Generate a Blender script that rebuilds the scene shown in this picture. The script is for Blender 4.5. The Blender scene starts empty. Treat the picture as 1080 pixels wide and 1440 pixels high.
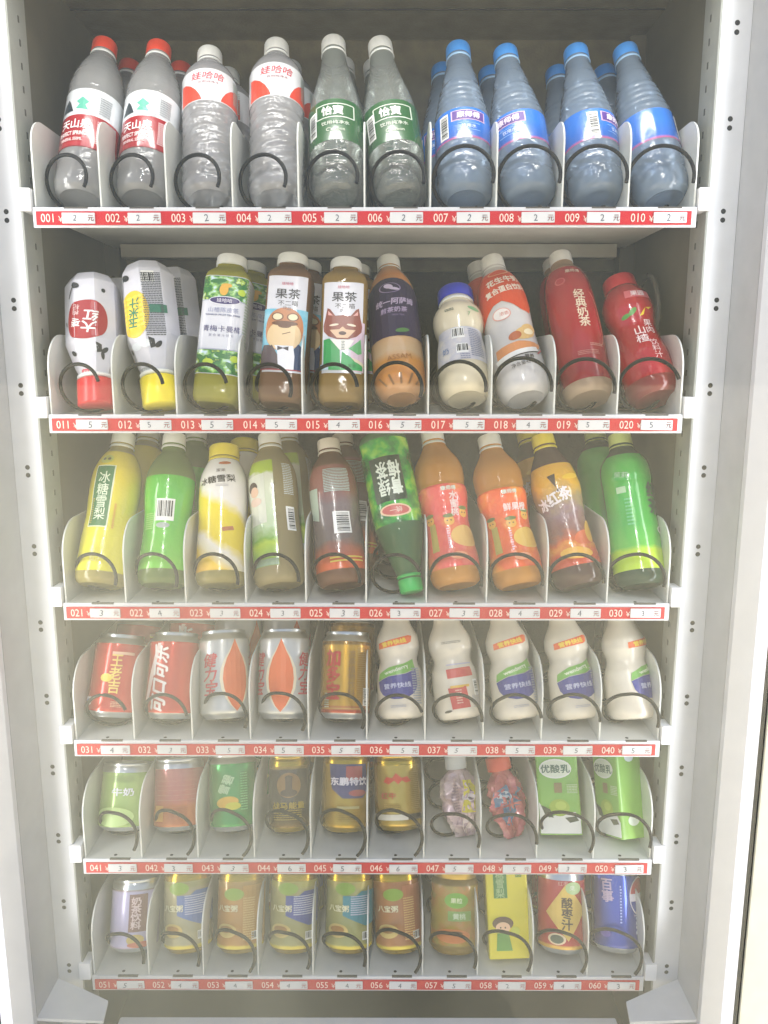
import bpy, bmesh, math, random
from mathutils import Vector, Matrix, noise
R = math.radians
rnd = random.Random(7)
S = bpy.context.scene
C = S.collection

# ------------------------------------------------------------ camera
D = 0.92                      # camera to the front plane of the trays (metres)
ZC = 1.35                     # camera height above the ground
CX = 0.0241
PITCH = 0.18275
F = 1100.0
cam_d = bpy.data.cameras.new('camera'); cam = bpy.data.objects.new('camera', cam_d); C.objects.link(cam)
cam_d.sensor_fit = 'VERTICAL'; cam_d.sensor_height = 36.0; cam_d.lens = F / 1440 * 36
cam_d.clip_start = 0.02; cam_d.clip_end = 500
cam.location = (CX, -D, ZC)
cam.rotation_euler = (R(90) - PITCH, 0, 0.0024)
S.camera = cam

# ------------------------------------------------------------ world, sun, lamps, exposure
SUN_EL, SUN_AZ = 52, 20       # sun stands behind the machine, its front is in shade
w = bpy.data.worlds.new('World'); S.world = w; w.use_nodes = True
wt = w.node_tree; bg = wt.nodes['Background']
sky = wt.nodes.new('ShaderNodeTexSky'); sky.sky_type = 'NISHITA'; sky.sun_disc = False
sky.sun_elevation = R(SUN_EL); sky.sun_rotation = R(SUN_AZ)
sky.air_density = .7; sky.dust_density = 5.0; sky.ozone_density = .6
wt.links.new(sky.outputs[0], bg.inputs[0]); bg.inputs[1].default_value = 0.15
sd = bpy.data.lights.new('sun', 'SUN'); sd.energy = 4.0; sd.angle = R(0.5); sd.color = (1, .95, .88)
sun = bpy.data.objects.new('sun', sd); C.objects.link(sun)
el, az = R(SUN_EL), R(SUN_AZ)
sun_dir = Vector((math.sin(az) * math.cos(el), math.cos(az) * math.cos(el), math.sin(el)))
sun.rotation_euler = sun_dir.to_track_quat('Z', 'Y').to_euler()
def area(name, loc, target, sx, sy, power, color):
    d = bpy.data.lights.new(name, 'AREA'); d.shape = 'RECTANGLE'; d.size = sx; d.size_y = sy
    d.energy = power; d.color = color; d.spread = R(125)
    o = bpy.data.objects.new(name, d); C.objects.link(o); o.location = loc
    v = (Vector(loc) - Vector(target)).normalized()
    q = v.to_track_quat('Z', 'Y'); o.rotation_euler = q.to_euler()
    return o
# the LED bars the cabinet has behind the door: one down each side, one across the top
area('led_lamp', (-.404, -.045, ZC - .15), (-.0, .12, ZC - .15), .02, 1.15, .3, (1, .98, .95))
area('led_lamp', (.404, -.045, ZC - .15), (.0, .12, ZC - .15), .02, 1.15, .3, (.96, .98, 1))
area('led_lamp', (0, -.05, ZC + .44), (0, .09, ZC + .1), .70, .02, .32, (1, .98, .94))
# a row of small ceiling lamps over the walk in front, seen as dotted streaks on the cans and bottles
for k in range(6):
    d = bpy.data.lights.new('ceiling_lamp', 'POINT'); d.energy = 9; d.shadow_soft_size = .035; d.color = (1, .98, .95)
    o = bpy.data.objects.new('ceiling_lamp', d); C.objects.link(o); o.location = (-.12, -1.35 - .34 * k, 3.0)
S.view_settings.view_transform = 'Standard'; S.view_settings.look = 'None'
S.view_settings.exposure = 1.12; S.view_settings.gamma = 1
S.render.engine = 'CYCLES'
cy = S.cycles
cy.use_denoising = True; cy.max_bounces = 14; cy.transparent_max_bounces = 24
cy.transmission_bounces = 10; cy.glossy_bounces = 4; cy.diffuse_bounces = 4
cy.caustics_reflective = False; cy.caustics_refractive = False; cy.sample_clamp_indirect = 6
# ------------------------------------------------------------ helpers: colour, materials
def c(h):
    h = h.lstrip('#'); v = [int(h[i:i + 2], 16) / 255 for i in (0, 2, 4)]
    return tuple((x / 12.92 if x <= .04045 else ((x + .055) / 1.055) ** 2.4) for x in v) + (1,)
MATS = {}
def mat(name, col, rough=.45, metal=0, spec=.5, coat=0, bump=0, bscale=200, mott=.06):
    if name in MATS: return MATS[name]
    m = bpy.data.materials.new(name); m.use_nodes = True; t = m.node_tree; b = t.nodes['Principled BSDF']
    b.inputs['Roughness'].default_value = rough; b.inputs['Metallic'].default_value = metal
    b.inputs['Specular IOR Level'].default_value = spec; b.inputs['Coat Weight'].default_value = coat
    b.inputs['Coat Roughness'].default_value = .08
    col = c(col) if isinstance(col, str) else tuple(col)
    tc = t.nodes.new('ShaderNodeTexCoord')
    n = t.nodes.new('ShaderNodeTexNoise'); n.inputs['Scale'].default_value = 35; n.inputs['Detail'].default_value = 5
    t.links.new(tc.outputs['Object'], n.inputs['Vector'])
    r = t.nodes.new('ShaderNodeValToRGB')
    r.color_ramp.elements[0].position = .3; r.color_ramp.elements[1].position = .7
    r.color_ramp.elements[0].color = tuple(x * (1 - mott * 1.5) for x in col[:3]) + (1,)
    r.color_ramp.elements[1].color = tuple(min(1, x * (1 + mott)) for x in col[:3]) + (1,)
    t.links.new(n.outputs[0], r.inputs[0]); t.links.new(r.outputs[0], b.inputs['Base Color'])
    if bump:
        n2 = t.nodes.new('ShaderNodeTexNoise'); n2.inputs['Scale'].default_value = bscale; n2.inputs['Detail'].default_value = 3
        t.links.new(tc.outputs['Object'], n2.inputs['Vector'])
        bp = t.nodes.new('ShaderNodeBump'); bp.inputs['Strength'].default_value = bump; bp.inputs['Distance'].default_value = .001
        t.links.new(n2.outputs[0], bp.inputs['Height']); t.links.new(bp.outputs[0], b.inputs['Normal'])
    MATS[name] = m
    return m
def film(name, stops, src='v', rough=.28, scale=6, warp=0, interp='LINEAR', metal=0, crinkle=.25, uvs=(1, 1), alpha=1):
    """printed wrap: colour from a ramp over height (v), round the bottle (u), a diagonal (d) or noise (n);
    UV is in units of 100 mm"""
    if name in MATS: return MATS[name]
    m = bpy.data.materials.new(name); m.use_nodes = True; t = m.node_tree; b = t.nodes['Principled BSDF']
    L = t.links.new
    uv = t.nodes.new('ShaderNodeUVMap'); sp = t.nodes.new('ShaderNodeSeparateXYZ')
    mp = t.nodes.new('ShaderNodeMapping'); mp.inputs['Scale'].default_value = (uvs[0], uvs[1], 1)
    L(uv.outputs[0], mp.inputs['Vector'])
    no = t.nodes.new('ShaderNodeTexNoise'); no.inputs['Scale'].default_value = scale; no.inputs['Detail'].default_value = 3
    L(mp.outputs[0], no.inputs['Vector'])
    L(uv.outputs[0], sp.inputs[0])
    if src == 'n': fac = no.outputs[0]
    else:
        if src in 'vu': base = sp.outputs[1 if src == 'v' else 0]
        else:
            a = t.nodes.new('ShaderNodeMath'); a.operation = 'MULTIPLY_ADD'; a.inputs[1].default_value = .7
            L(sp.outputs[0], a.inputs[0]); L(sp.outputs[1], a.inputs[2]); base = a.outputs[0]
        if src == 'u':
            a = t.nodes.new('ShaderNodeMath'); a.operation = 'ADD'; a.inputs[1].default_value = 1.0
            L(base, a.inputs[0]); base = a.outputs[0]
        s = t.nodes.new('ShaderNodeMath'); s.operation = 'SUBTRACT'; s.inputs[1].default_value = .5; L(no.outputs[0], s.inputs[0])
        a = t.nodes.new('ShaderNodeMath'); a.operation = 'MULTIPLY_ADD'; a.inputs[1].default_value = warp
        L(s.outputs[0], a.inputs[0]); L(base, a.inputs[2])
        h = t.nodes.new('ShaderNodeMath'); h.operation = 'MULTIPLY'; h.inputs[1].default_value = 1 / 2.5
        L(a.outputs[0], h.inputs[0]); fac = h.outputs[0]
    r = t.nodes.new('ShaderNodeValToRGB'); r.color_ramp.interpolation = interp
    e = r.color_ramp.elements
    k = 1 if src == 'n' else 1 / 250.0
    off = 0 if src != 'u' else 100
    e[0].position = (stops[0][0] + off) * k; e[0].color = c(stops[0][1])
    e[1].position = (stops[-1][0] + off) * k; e[1].color = c(stops[-1][1])
    for p, col in stops[1:-1]:
        x = e.new((p + off) * k); x.color = c(col)
    L(fac, r.inputs[0]); L(r.outputs[0], b.inputs['Base Color'])
    b.inputs['Roughness'].default_value = rough; b.inputs['Metallic'].default_value = metal
    b.inputs['Coat Weight'].default_value = .7; b.inputs['Coat Roughness'].default_value = .07
    if crinkle:
        n2 = t.nodes.new('ShaderNodeTexNoise'); n2.inputs['Scale'].default_value = 9; n2.inputs['Distortion'].default_value = 1.2
        L(uv.outputs[0], n2.inputs['Vector'])
        bp = t.nodes.new('ShaderNodeBump'); bp.inputs['Strength'].default_value = crinkle; bp.inputs['Distance'].default_value = .002
        L(n2.outputs[0], bp.inputs['Height']); L(bp.outputs[0], b.inputs['Normal'])
    if alpha < 1:
        b.inputs['Alpha'].default_value = alpha
    MATS[name] = m
    return m
def clear(name, tint, see=.45, haze=.06, hcol='#e0e4e2', rough=.03, bump=.35, bscale=60, ior=1.33, shine=.5):
    """PET and what is in it: part straight see-through, part refraction, a milky scatter, a glossy skin"""
    if name in MATS: return MATS[name]
    m = bpy.data.materials.new(name); m.use_nodes = True; t = m.node_tree; L = t.links.new
    for n in list(t.nodes):
        if n.type != 'OUTPUT_MATERIAL': t.nodes.remove(n)
    out = [n for n in t.nodes if n.type == 'OUTPUT_MATERIAL'][0]
    tc = t.nodes.new('ShaderNodeTexCoord'); n2 = t.nodes.new('ShaderNodeTexNoise'); n2.inputs['Scale'].default_value = bscale; n2.inputs['Distortion'].default_value = .8
    mp = t.nodes.new('ShaderNodeMapping'); mp.inputs['Scale'].default_value = (1, 1, 2.4); mp.inputs['Rotation'].default_value = (0, .25, 0); L(tc.outputs['Object'], mp.inputs['Vector']); L(mp.outputs[0], n2.inputs['Vector'])
    bp = t.nodes.new('ShaderNodeBump'); bp.inputs['Strength'].default_value = bump; bp.inputs['Distance'].default_value = .004
    L(n2.outputs[0], bp.inputs['Height'])
    p = t.nodes.new('ShaderNodeBsdfRefraction'); p.inputs['Color'].default_value = c(tint); p.inputs['Roughness'].default_value = rough; p.inputs['IOR'].default_value = 1.06
    L(bp.outputs[0], p.inputs['Normal'])
    tr = t.nodes.new('ShaderNodeBsdfTransparent'); tr.inputs[0].default_value = c(tint)
    df = t.nodes.new('ShaderNodeBsdfDiffuse'); df.inputs[0].default_value = c(hcol)
    tl = t.nodes.new('ShaderNodeBsdfTranslucent'); tl.inputs[0].default_value = c(hcol)
    ad = t.nodes.new('ShaderNodeMixShader'); ad.inputs[0].default_value = .4; L(df.outputs[0], ad.inputs[1]); L(tl.outputs[0], ad.inputs[2])
    m1 = t.nodes.new('ShaderNodeMixShader'); m1.inputs[0].default_value = see; L(p.outputs[0], m1.inputs[1]); L(tr.outputs[0], m1.inputs[2])
    m2 = t.nodes.new('ShaderNodeMixShader'); m2.inputs[0].default_value = haze; L(m1.outputs[0], m2.inputs[1]); L(ad.outputs[0], m2.inputs[2])
    gl = t.nodes.new('ShaderNodeBsdfGlossy'); gl.inputs['Roughness'].default_value = .09; L(bp.outputs[0], gl.inputs['Normal'])
    lw = t.nodes.new('ShaderNodeLayerWeight'); lw.inputs['Blend'].default_value = .3; L(bp.outputs[0], lw.inputs['Normal'])
    mu = t.nodes.new('ShaderNodeMath'); mu.operation = 'MULTIPLY_ADD'; mu.inputs[1].default_value = shine; mu.inputs[2].default_value = .03; L(lw.outputs['Fresnel'], mu.inputs[0])
    m3 = t.nodes.new('ShaderNodeMixShader'); L(mu.outputs[0], m3.inputs[0]); L(m2.outputs[0], m3.inputs[1]); L(gl.outputs[0], m3.inputs[2])
    L(m3.outputs[0], out.inputs[0])
    MATS[name] = m
    return m
def drink(name, col, see=.2, rough=.12):
    """coloured drink seen through the bottle"""
    return clear(name, col, see=see, haze=.9, hcol=col, rough=rough, bump=.25, bscale=50, shine=.25)

# ------------------------------------------------------------ helpers: objects
def obj(name, me, parent=None, m=None, smooth=False, angle=None):
    if isinstance(me, bmesh.types.BMesh):
        b = me; me = bpy.data.meshes.new(name); b.to_mesh(me); b.free()
    if m is not None: me.materials.clear(); me.materials.append(m)
    if smooth:
        me.polygons.foreach_set('use_smooth', [True] * len(me.polygons))
        if angle:
            try: me.set_sharp_from_angle(angle=R(angle))
            except Exception: pass
    o = bpy.data.objects.new(name, me); C.objects.link(o)
    if parent: o.parent = parent
    return o
def empty(name, loc=(0, 0, 0), label=None, cat=None, group=None, kind=None, parent=None):
    o = bpy.data.objects.new(name, None); C.objects.link(o); o.location = loc; o.empty_display_size = .02
    if label: o['label'] = label
    if cat: o['category'] = cat
    if group: o['group'] = group
    if kind: o['kind'] = kind
    if parent: o.parent = parent
    return o
def box(bm, x0, x1, y0, y1, z0, z1, bev=0):
    vs = [bm.verts.new(p) for p in ((x0, y0, z0), (x1, y0, z0), (x1, y1, z0), (x0, y1, z0), (x0, y0, z1), (x1, y0, z1), (x1, y1, z1), (x0, y1, z1))]
    fs = [bm.faces.new([vs[i] for i in f]) for f in ((3, 2, 1, 0), (4, 5, 6, 7), (0, 1, 5, 4), (1, 2, 6, 5), (2, 3, 7, 6), (3, 0, 4, 7))]
    if bev:
        es = list({e for f in fs for e in f.edges})
        bmesh.ops.bevel(bm, geom=es, offset=bev, segments=2, affect='EDGES', profile=.6)
def boxobj(name, parent, m, dims, bev=0):
    bm = bmesh.new(); box(bm, *dims, bev=bev); return obj(name, bm, parent, m, smooth=bev > 0, angle=35)
def tube(bm, pts, r, n=8, cap=True):
    rings = []
    for i, p in enumerate(pts):
        a = pts[max(0, i - 1)]; b = pts[min(len(pts) - 1, i + 1)]
        t = (b - a).normalized(); u = t.cross(Vector((0, 1, 0.01))).normalized(); v = t.cross(u)
        rings.append([bm.verts.new(p + (u * math.cos(k * 2 * math.pi / n) + v * math.sin(k * 2 * math.pi / n)) * r) for k in range(n)])
    for a, b in zip(rings, rings[1:]):
        for k in range(n): bm.faces.new((a[k], a[(k + 1) % n], b[(k + 1) % n], b[k]))
    if cap: bm.faces.new(rings[0][::-1]); bm.faces.new(rings[-1])
# flat shapes and lettering in a 2-D plane (mm)
_tx = {}
def text_bm(body, size, bold=0, shear=0, vertical=False, rot=0, wide=1.0, res=2):
    key = (body, shear, vertical, res)
    if key not in _tx:
        cu = bpy.data.curves.new('lettering_curve', 'FONT'); cu.body = '\n'.join(body) if vertical else body
        cu.resolution_u = res; cu.shear = shear; cu.align_x = 'CENTER'; cu.space_line = .95
        o = bpy.data.objects.new('lettering_source', cu)
        me = bpy.data.meshes.new_from_object(o); bpy.data.objects.remove(o); bpy.data.curves.remove(cu)
        xs = [v.co.x for v in me.vertices]; ys = [v.co.y for v in me.vertices]
        cxm, cym = (min(xs) + max(xs)) / 2, (min(ys) + max(ys)) / 2
        vs = [(v.co.x - cxm, v.co.y - cym) for v in me.vertices]; fs = [tuple(p.vertices) for p in me.polygons]
        bpy.data.meshes.remove(me); _tx[key] = (vs, fs)
    vs, fs = _tx[key]; bm = bmesh.new(); cr, sr = math.cos(R(rot)), math.sin(R(rot))
    b_ = max(0, bold) * .8
    # heavier strokes: the same outline laid again a hair to each side and a hair higher
    for lv, (dx, dy) in enumerate([(0, 0)] + ([(-b_, 0), (b_, 0), (0, b_), (0, -b_)] if b_ > .004 else [])):
        bv = []
        for x, y in vs:
            x = (x + dx) * size * wide; y = (y + dy) * size
            bv.append(bm.verts.new((x * cr - y * sr, x * sr + y * cr, lv * .05)))
        for f in fs:
            try: bm.faces.new([bv[i] for i in f])
            except ValueError: pass
    return bm
def poly(bm, pts):
    try: return bm.faces.new([bm.verts.new((x, y, 0)) for x, y in pts])
    except ValueError: return None
def ell(cx, cy, rx, ry, n=20, rot=0, a0=0, a1=360):
    out = []
    full = abs(a1 - a0) >= 360
    for i in range(n if full else n + 1):
        a = R(a0 + (a1 - a0) * i / n); x, y = rx * math.cos(a), ry * math.sin(a)
        out.append((cx + x * math.cos(R(rot)) - y * math.sin(R(rot)), cy + x * math.sin(R(rot)) + y * math.cos(R(rot))))
    return out
def rect(cx, cy, w_, h_, rot=0):
    return [(cx + x * math.cos(R(rot)) - y * math.sin(R(rot)), cy + x * math.sin(R(rot)) + y * math.cos(R(rot)))
            for x, y in ((-w_ / 2, -h_ / 2), (w_ / 2, -h_ / 2), (w_ / 2, h_ / 2), (-w_ / 2, h_ / 2))]
# ------------------------------------------------------------ the body of a bottle, can or carton
class Body:
    """profile: (z, half width, half depth) in mm from the base; n: roundness of the section; L0 nominal height"""
    def __init__(s, prof, L, n=2.0, flip=False, wave=0):
        s.wave = wave; s.crumple = 0; s.seed = 0
        L0 = prof[-1][0]; s.k = L / L0; s.flip = flip; s.L = L; s.n = n
        s.p = [(z, a, (a if len(r) == 0 else r[0])) for z, a, *r in prof]
    def wd(s, z):
        p = s.p
        if z <= p[0][0]: return p[0][1:]
        for i in range(len(p) - 1):
            if z <= p[i + 1][0]:
                t = (z - p[i][0]) / max(1e-6, p[i + 1][0] - p[i][0])
                # Catmull-Rom on both half sizes, kept inside its neighbours
                out = []
                for q in (1, 2):
                    a, b = p[i][q], p[i + 1][q]; a0 = p[max(0, i - 1)][q]; b1 = p[min(len(p) - 1, i + 2)][q]
                    z0, z1, z2, z3 = p[max(0, i - 1)][0], p[i][0], p[i + 1][0], p[min(len(p) - 1, i + 2)][0]
                    m0 = (b - a0) / max(1e-6, z2 - z0) * (z2 - z1); m1 = (b1 - a) / max(1e-6, z3 - z1) * (z2 - z1)
                    d = b - a
                    if abs(d) < 1e-6: m0 = m1 = 0
                    else:
                        if m0 * d < 0: m0 = 0
                        if m1 * d < 0: m1 = 0
                        m0 = max(-3 * abs(d), min(3 * abs(d), m0)); m1 = max(-3 * abs(d), min(3 * abs(d), m1))
                    t2, t3 = t * t, t * t * t
                    out.append((2 * t3 - 3 * t2 + 1) * a + (t3 - 2 * t2 + t) * m0 + (-2 * t3 + 3 * t2) * b + (t3 - t2) * m1)
                return out
        return p[-1][1:]
    def at(s, phi, z, off=0.0):
        w_, d_ = s.wd(z + (s.wave * math.sin(phi * 2 + z * .05) if s.wave and 20 < z < 112 else 0)); sn, cs = math.sin(phi), math.cos(phi)
        if s.n == 8:
            # octagon whose corners soften towards the neck
            q = abs((phi + math.pi / 8) % (math.pi / 4) - math.pi / 8); r = w_ * min(1 / math.cos(q), 1.065)
            if z > 150: r = w_ + (r - w_) * max(0, 1 - (z - 150) / 14)
        else: r = (abs(sn / w_) ** s.n + abs(cs / d_) ** s.n) ** (-1 / s.n)
        if s.crumple:
            # folded foil: ridged noise over the sheet, calmer at the spout
            q = Vector((sn * 1.5 + s.seed, z * .042, cs * 1.5)); a = 1 - 2 * abs(noise.noise(q * 1.2)) * 2; b = 1 - 2 * abs(noise.noise(q * 2.6 + Vector((7, 3, 1))))
            r += s.crumple * (a * .7 + b * .45 - .5) * max(0, min(1, (114 - z) / 20))
        x, y = (r + off) * sn, -(r + off) * cs; z = z * s.k
        if s.flip: x, z = -x, s.L - z
        return (x * .001, y * .001, z * .001)
    def px(s, x, z, phi0=0):
        w_, d_ = s.wd(z)
        if s.n > 3: return phi0 + math.atan2(x, d_)
        return phi0 + x / max(6, w_)
    def mesh(s, z0, z1, seg=40, closed=(True, True), step=4.0, off=0.0, phis=None, extra=()):
        bm = bmesh.new(); uvl = bm.loops.layers.uv.new('UVMap')
        zs = {z0, z1} | {p[0] for p in s.p if z0 < p[0] < z1} | {z for z in extra if z0 < z < z1}
        zz = sorted(zs); out = [zz[0]]
        for a, b in zip(zz, zz[1:]):
            m_ = max(1, int(math.ceil((b - a) / step)))
            out += [a + (b - a) * i / m_ for i in range(1, m_ + 1)]
        zz = out
        wrap = phis is None
        if wrap:
            seg = 48 if s.n == 8 else seg; phis = [2 * math.pi * i / seg for i in range(seg)]
            if s.n > 3 and s.n != 8:
                w_, d_ = s.wd((z0 + z1) / 2); ca = math.atan2(w_, d_)
                ex = []
                for q in (ca, math.pi - ca, math.pi + ca, 2 * math.pi - ca):
                    ex += [q + e for e in (-.16, -.1, -.06, -.03, 0, .03, .06, .1, .16)]
                phis = sorted({round(x % (2 * math.pi), 4) for x in ex + [2 * math.pi * i / 16 for i in range(16)]})
        rows = [[bm.verts.new(s.at(ph, z, off)) for ph in phis] for z in zz]
        n = len(phis)
        for j in range(len(zz) - 1):
            for i in range(n if wrap else n - 1):
                i2 = (i + 1) % n
                q = [rows[j][i], rows[j][i2], rows[j + 1][i2], rows[j + 1][i]]
                f = bm.faces.new(q)
                pa = phis[i]; pb = phis[i2] if i2 > i else 2 * math.pi
                w_, d_ = s.wd(zz[j])
                def U(ph):
                    ph = (ph + math.pi) % (2 * math.pi) - math.pi if wrap else ph
                    return ph * w_ / 100
                ua, ub = U(pa), U(pb)
                if wrap and ub < ua: ub = ua + (pb - pa) * w_ / 100
                for l, (uu, vv) in zip(f.loops, ((ua, zz[j]), (ub, zz[j]), (ub, zz[j + 1]), (ua, zz[j + 1]))): l[uvl].uv = (uu, vv / 100)
        if wrap and closed[0]:
            cz = z0 + 3.0
            ins = [bm.verts.new(Vector(s.at(ph, z0, 0)) * 1) for ph in phis]
            for i, v in enumerate(ins):
                a = Vector(s.at(phis[i], z0, -s.wd(z0)[0] * .28)); b = Vector(s.at(0, cz, 0)); v.co = (a.x, a.y, b.z)
            for i in range(n): bm.faces.new((rows[0][(i + 1) % n], rows[0][i], ins[i], ins[(i + 1) % n]))
            bm.faces.new(ins[::-1])
        if wrap and closed[1]: bm.faces.new(rows[-1])
        if s.flip: pass
        bmesh.ops.recalc_face_normals(bm, faces=bm.faces) if wrap else None
        return bm
    def patch(s, z0, z1, p0, p1, off=.35):
        n = max(4, int(abs(p1 - p0) / 5))
        return s.mesh(z0, z1, phis=[R(p0 + (p1 - p0) * i / n) for i in range(n + 1)], off=off, step=5)
    def stick(s, bm, x, z, off, phi0=0, step=5):
        """lay a flat 2-D bmesh (mm) onto the surface at x, z"""
        bmesh.ops.triangulate(bm, faces=bm.faces[:])
        xs = [v.co.x for v in bm.verts]; ys = [v.co.y for v in bm.verts]
        if not xs: return bm
        def cuts(lo, hi, st, ax):
            k = math.ceil(lo / st)
            while k * st < hi:
                if k * st > lo + .01:
                    no_ = (1, 0, 0) if ax == 0 else (0, 1, 0); co = (k * st, 0, 0) if ax == 0 else (0, k * st, 0)
                    bmesh.ops.bisect_plane(bm, geom=bm.verts[:] + bm.edges[:] + bm.faces[:], plane_co=co, plane_no=no_)
                k += 1
        cuts(min(xs), max(xs), step, 0); cuts(min(ys), max(ys), step * 1.3, 1)
        uvl = bm.loops.layers.uv.verify()
        for f in bm.faces:
            for l in f.loops: l[uvl].uv = ((l.vert.co.x + x) / 100, (l.vert.co.y + z) / 100)
        for v in bm.verts:
            zz = z + v.co.y; ph = s.px(x + v.co.x, z, R(phi0)); v.co = s.at(ph, zz, off + v.co.z)
        return bm

def prof_scale(prof, sr): return [(z, a * sr) if not r else (z, a * sr, r[0] * sr) for z, a, *r in prof]
def cap_part(B, z0, z1, r, m, root, name='cap', knurl=True, dome=1.5):
    bm = bmesh.new(); seg = 60; k = B.k
    prof = [(z0, r * .97), (z0 + 1, r), (z1 - 2.5, r * .985), (z1 - .8, r * .93), (z1, r * .82)]
    rows = []
    for j, (z, rr) in enumerate(prof):
        row = []
        for i in range(seg):
            a = 2 * math.pi * i / seg; q = rr - (.45 if (knurl and i % 2 and 0 < j < 3) else 0)
            x, y, zz = q * math.sin(a), -q * math.cos(a), z * k
            if B.flip: x, zz = -x, B.L - zz
            row.append(bm.verts.new((x * .001, y * .001, zz * .001)))
        rows.append(row)
    for a, b in zip(rows, rows[1:]):
        for i in range(seg): bm.faces.new((a[i], a[(i + 1) % seg], b[(i + 1) % seg], b[i]))
    bm.faces.new(rows[-1]); bm.faces.new(rows[0][::-1])
    bmesh.ops.recalc_face_normals(bm, faces=bm.faces)
    return obj(name, bm, root, m, smooth=True, angle=40)
INK = {}
def ink(col, rough=.35):
    key = 'ink_' + col.strip('#')
    return mat(key, col, rough=rough, mott=.03)
class Item:
    def __init__(s, name, B): s.root = empty(name); s.B = B; s.lab = None
    def body(s, z0, z1, m, name='bottle', **kw):
        return obj(name, s.B.mesh(z0, z1, **kw), s.root, m, smooth=True, angle=50)
    def wrap(s, z0, z1, m, p0=None, p1=None, name='wrapper', off=.4):
        if p0 is None: bm = s.B.mesh(z0, z1, closed=(False, False), off=off)
        else: bm = s.B.patch(z0, z1, p0, p1, off=off)
        s.lab = obj(name, bm, s.root, m, smooth=True, angle=60); return s.lab
    def _par(s): return s.lab or s.root
    def txt(s, body, x, z, size, col, name='lettering', phi=0, off=.9, **kw):
        bm = s.B.stick(text_bm(body, size, **kw), x, z, off, phi)
        return obj(name, bm, s._par(), ink(col))
    def shp(s, polys, col, name='printed_shape', phi=0, off=.7, x=0, z=0, m=None):
        bm = bmesh.new()
        for p in polys: poly(bm, p)
        bm = s.B.stick(bm, x, z, off, phi)
        return obj(name, bm, s._par(), m or ink(col))
    def lines(s, x, z, w_, h_, col, phi=0, off=.95, row=2.2, name='fine_print', seed=1):
        rr = random.Random(seed); P = []; y = h_ / 2
        while y > -h_ / 2:
            xx = -w_ / 2
            while xx < w_ / 2 - 1:
                q = min(rr.uniform(1.2, 4.5), w_ / 2 - xx); P.append(rect(xx + q / 2, y, q * .86, row * .5)); xx += q
            y -= row
        bm = bmesh.new()
        for p in P: poly(bm, p)
        return obj(name, s.B.stick(bm, x, z, off, phi), s._par(), ink(col))
    def barcode(s, x, z, w_, h_, phi=0, off=.75, vert=False, seed=3):
        s.shp([rect(0, 0, w_, h_)], '#f2f2ef', name='barcode_ground', phi=phi, off=off, x=x, z=z)
        rr = random.Random(seed); P = []; t = -w_ * .42 if not vert else -h_ * .42; lim = -t
        while t < lim:
            q = rr.choice((.5, .8, 1.3, 1.7))
            P.append(rect(t + q / 2, h_ * .05, q, h_ * .72) if not vert else rect(w_ * .05, t + q / 2, w_ * .72, q)); t += q + rr.choice((.5, .8, 1.2))
        bm = bmesh.new()
        for p in P: poly(bm, p)
        return obj('barcode', s.B.stick(bm, x, z, off + .25, phi), s._par(), ink('#161616'))
# ------------------------------------------------------------ the drinks, one builder per kind (all sizes in mm)
W_CLEAR = lambda: clear('water_in_clear_bottle', '#eef2f2', see=.78, haze=.33, hcol='#f6f6f6', bump=.3, shine=.9)
W_BLUE = lambda: clear('water_in_blue_bottle', '#d6e3f2', see=.72, haze=.36, hcol='#c6def8', bump=.35, shine=1.0)
def water_red(L):
    B = Body([(0, 24), (3, 29), (9, 31.5), (16, 32.5), (60, 32.5), (142, 32.5), (160, 30.5), (180, 25), (196, 18), (204, 14.5), (226, 14)], L)
    s = Item('water_bottle', B); s.body(0, 210, W_CLEAR())
    s.wrap(50, 130, film('red_white_wrap', [(0, '#9c1420'), (92, '#9c1420'), (93, '#d4d8dc'), (250, '#d8dade')], interp='CONSTANT', rough=.22, crinkle=.1))
    s.txt('天山泉', -6, 81, 13.5, '#f4f0f0', bold=.022, wide=.9)
    s.txt('PERFECT SPRING', -9, 68, 7.5, '#f0e6e6', bold=.03, wide=.62, name='latin_lettering')
    s.txt('MINERAL 550ML', -9, 60, 5.5, '#ecd8d8', bold=.03, wide=.7, name='latin_lettering')
    s.shp([[(-21, 99), (-8, 99), (-12, 112), (-15, 117), (-18, 110)]], '#28333a', name='mountain_mark')
    s.shp([[(-6, 102), (5, 100), (2, 107), (5, 111), (-1, 118), (-6, 112), (-3, 108)]], '#57a993', name='leaf_mark')
    s.shp([[(-32.5 * 1.5, 50.4), (32.5 * 1.5, 50.4), (32.5 * 1.5, 51.4), (-32.5 * 1.5, 51.4)]], '#7c0c14', name='wrapper_edge')
    s.lines(25, 109, 14, 22, '#8d9296', row=3); s.lines(22, 72, 8, 30, '#e9c9cb', row=2.6)
    s.lines(12, 97, 8, 5, '#b9bcc0', row=2.4)
    cap_part(B, 209, 226, 15, mat('orange_red_cap', '#e0452c', rough=.35), s.root)
    cap_part(B, 203, 207.5, 15.5, mat('clear_white', '#e8ebea', rough=.3), s.root, name='neck_ring', knurl=False)
    return s
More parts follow.
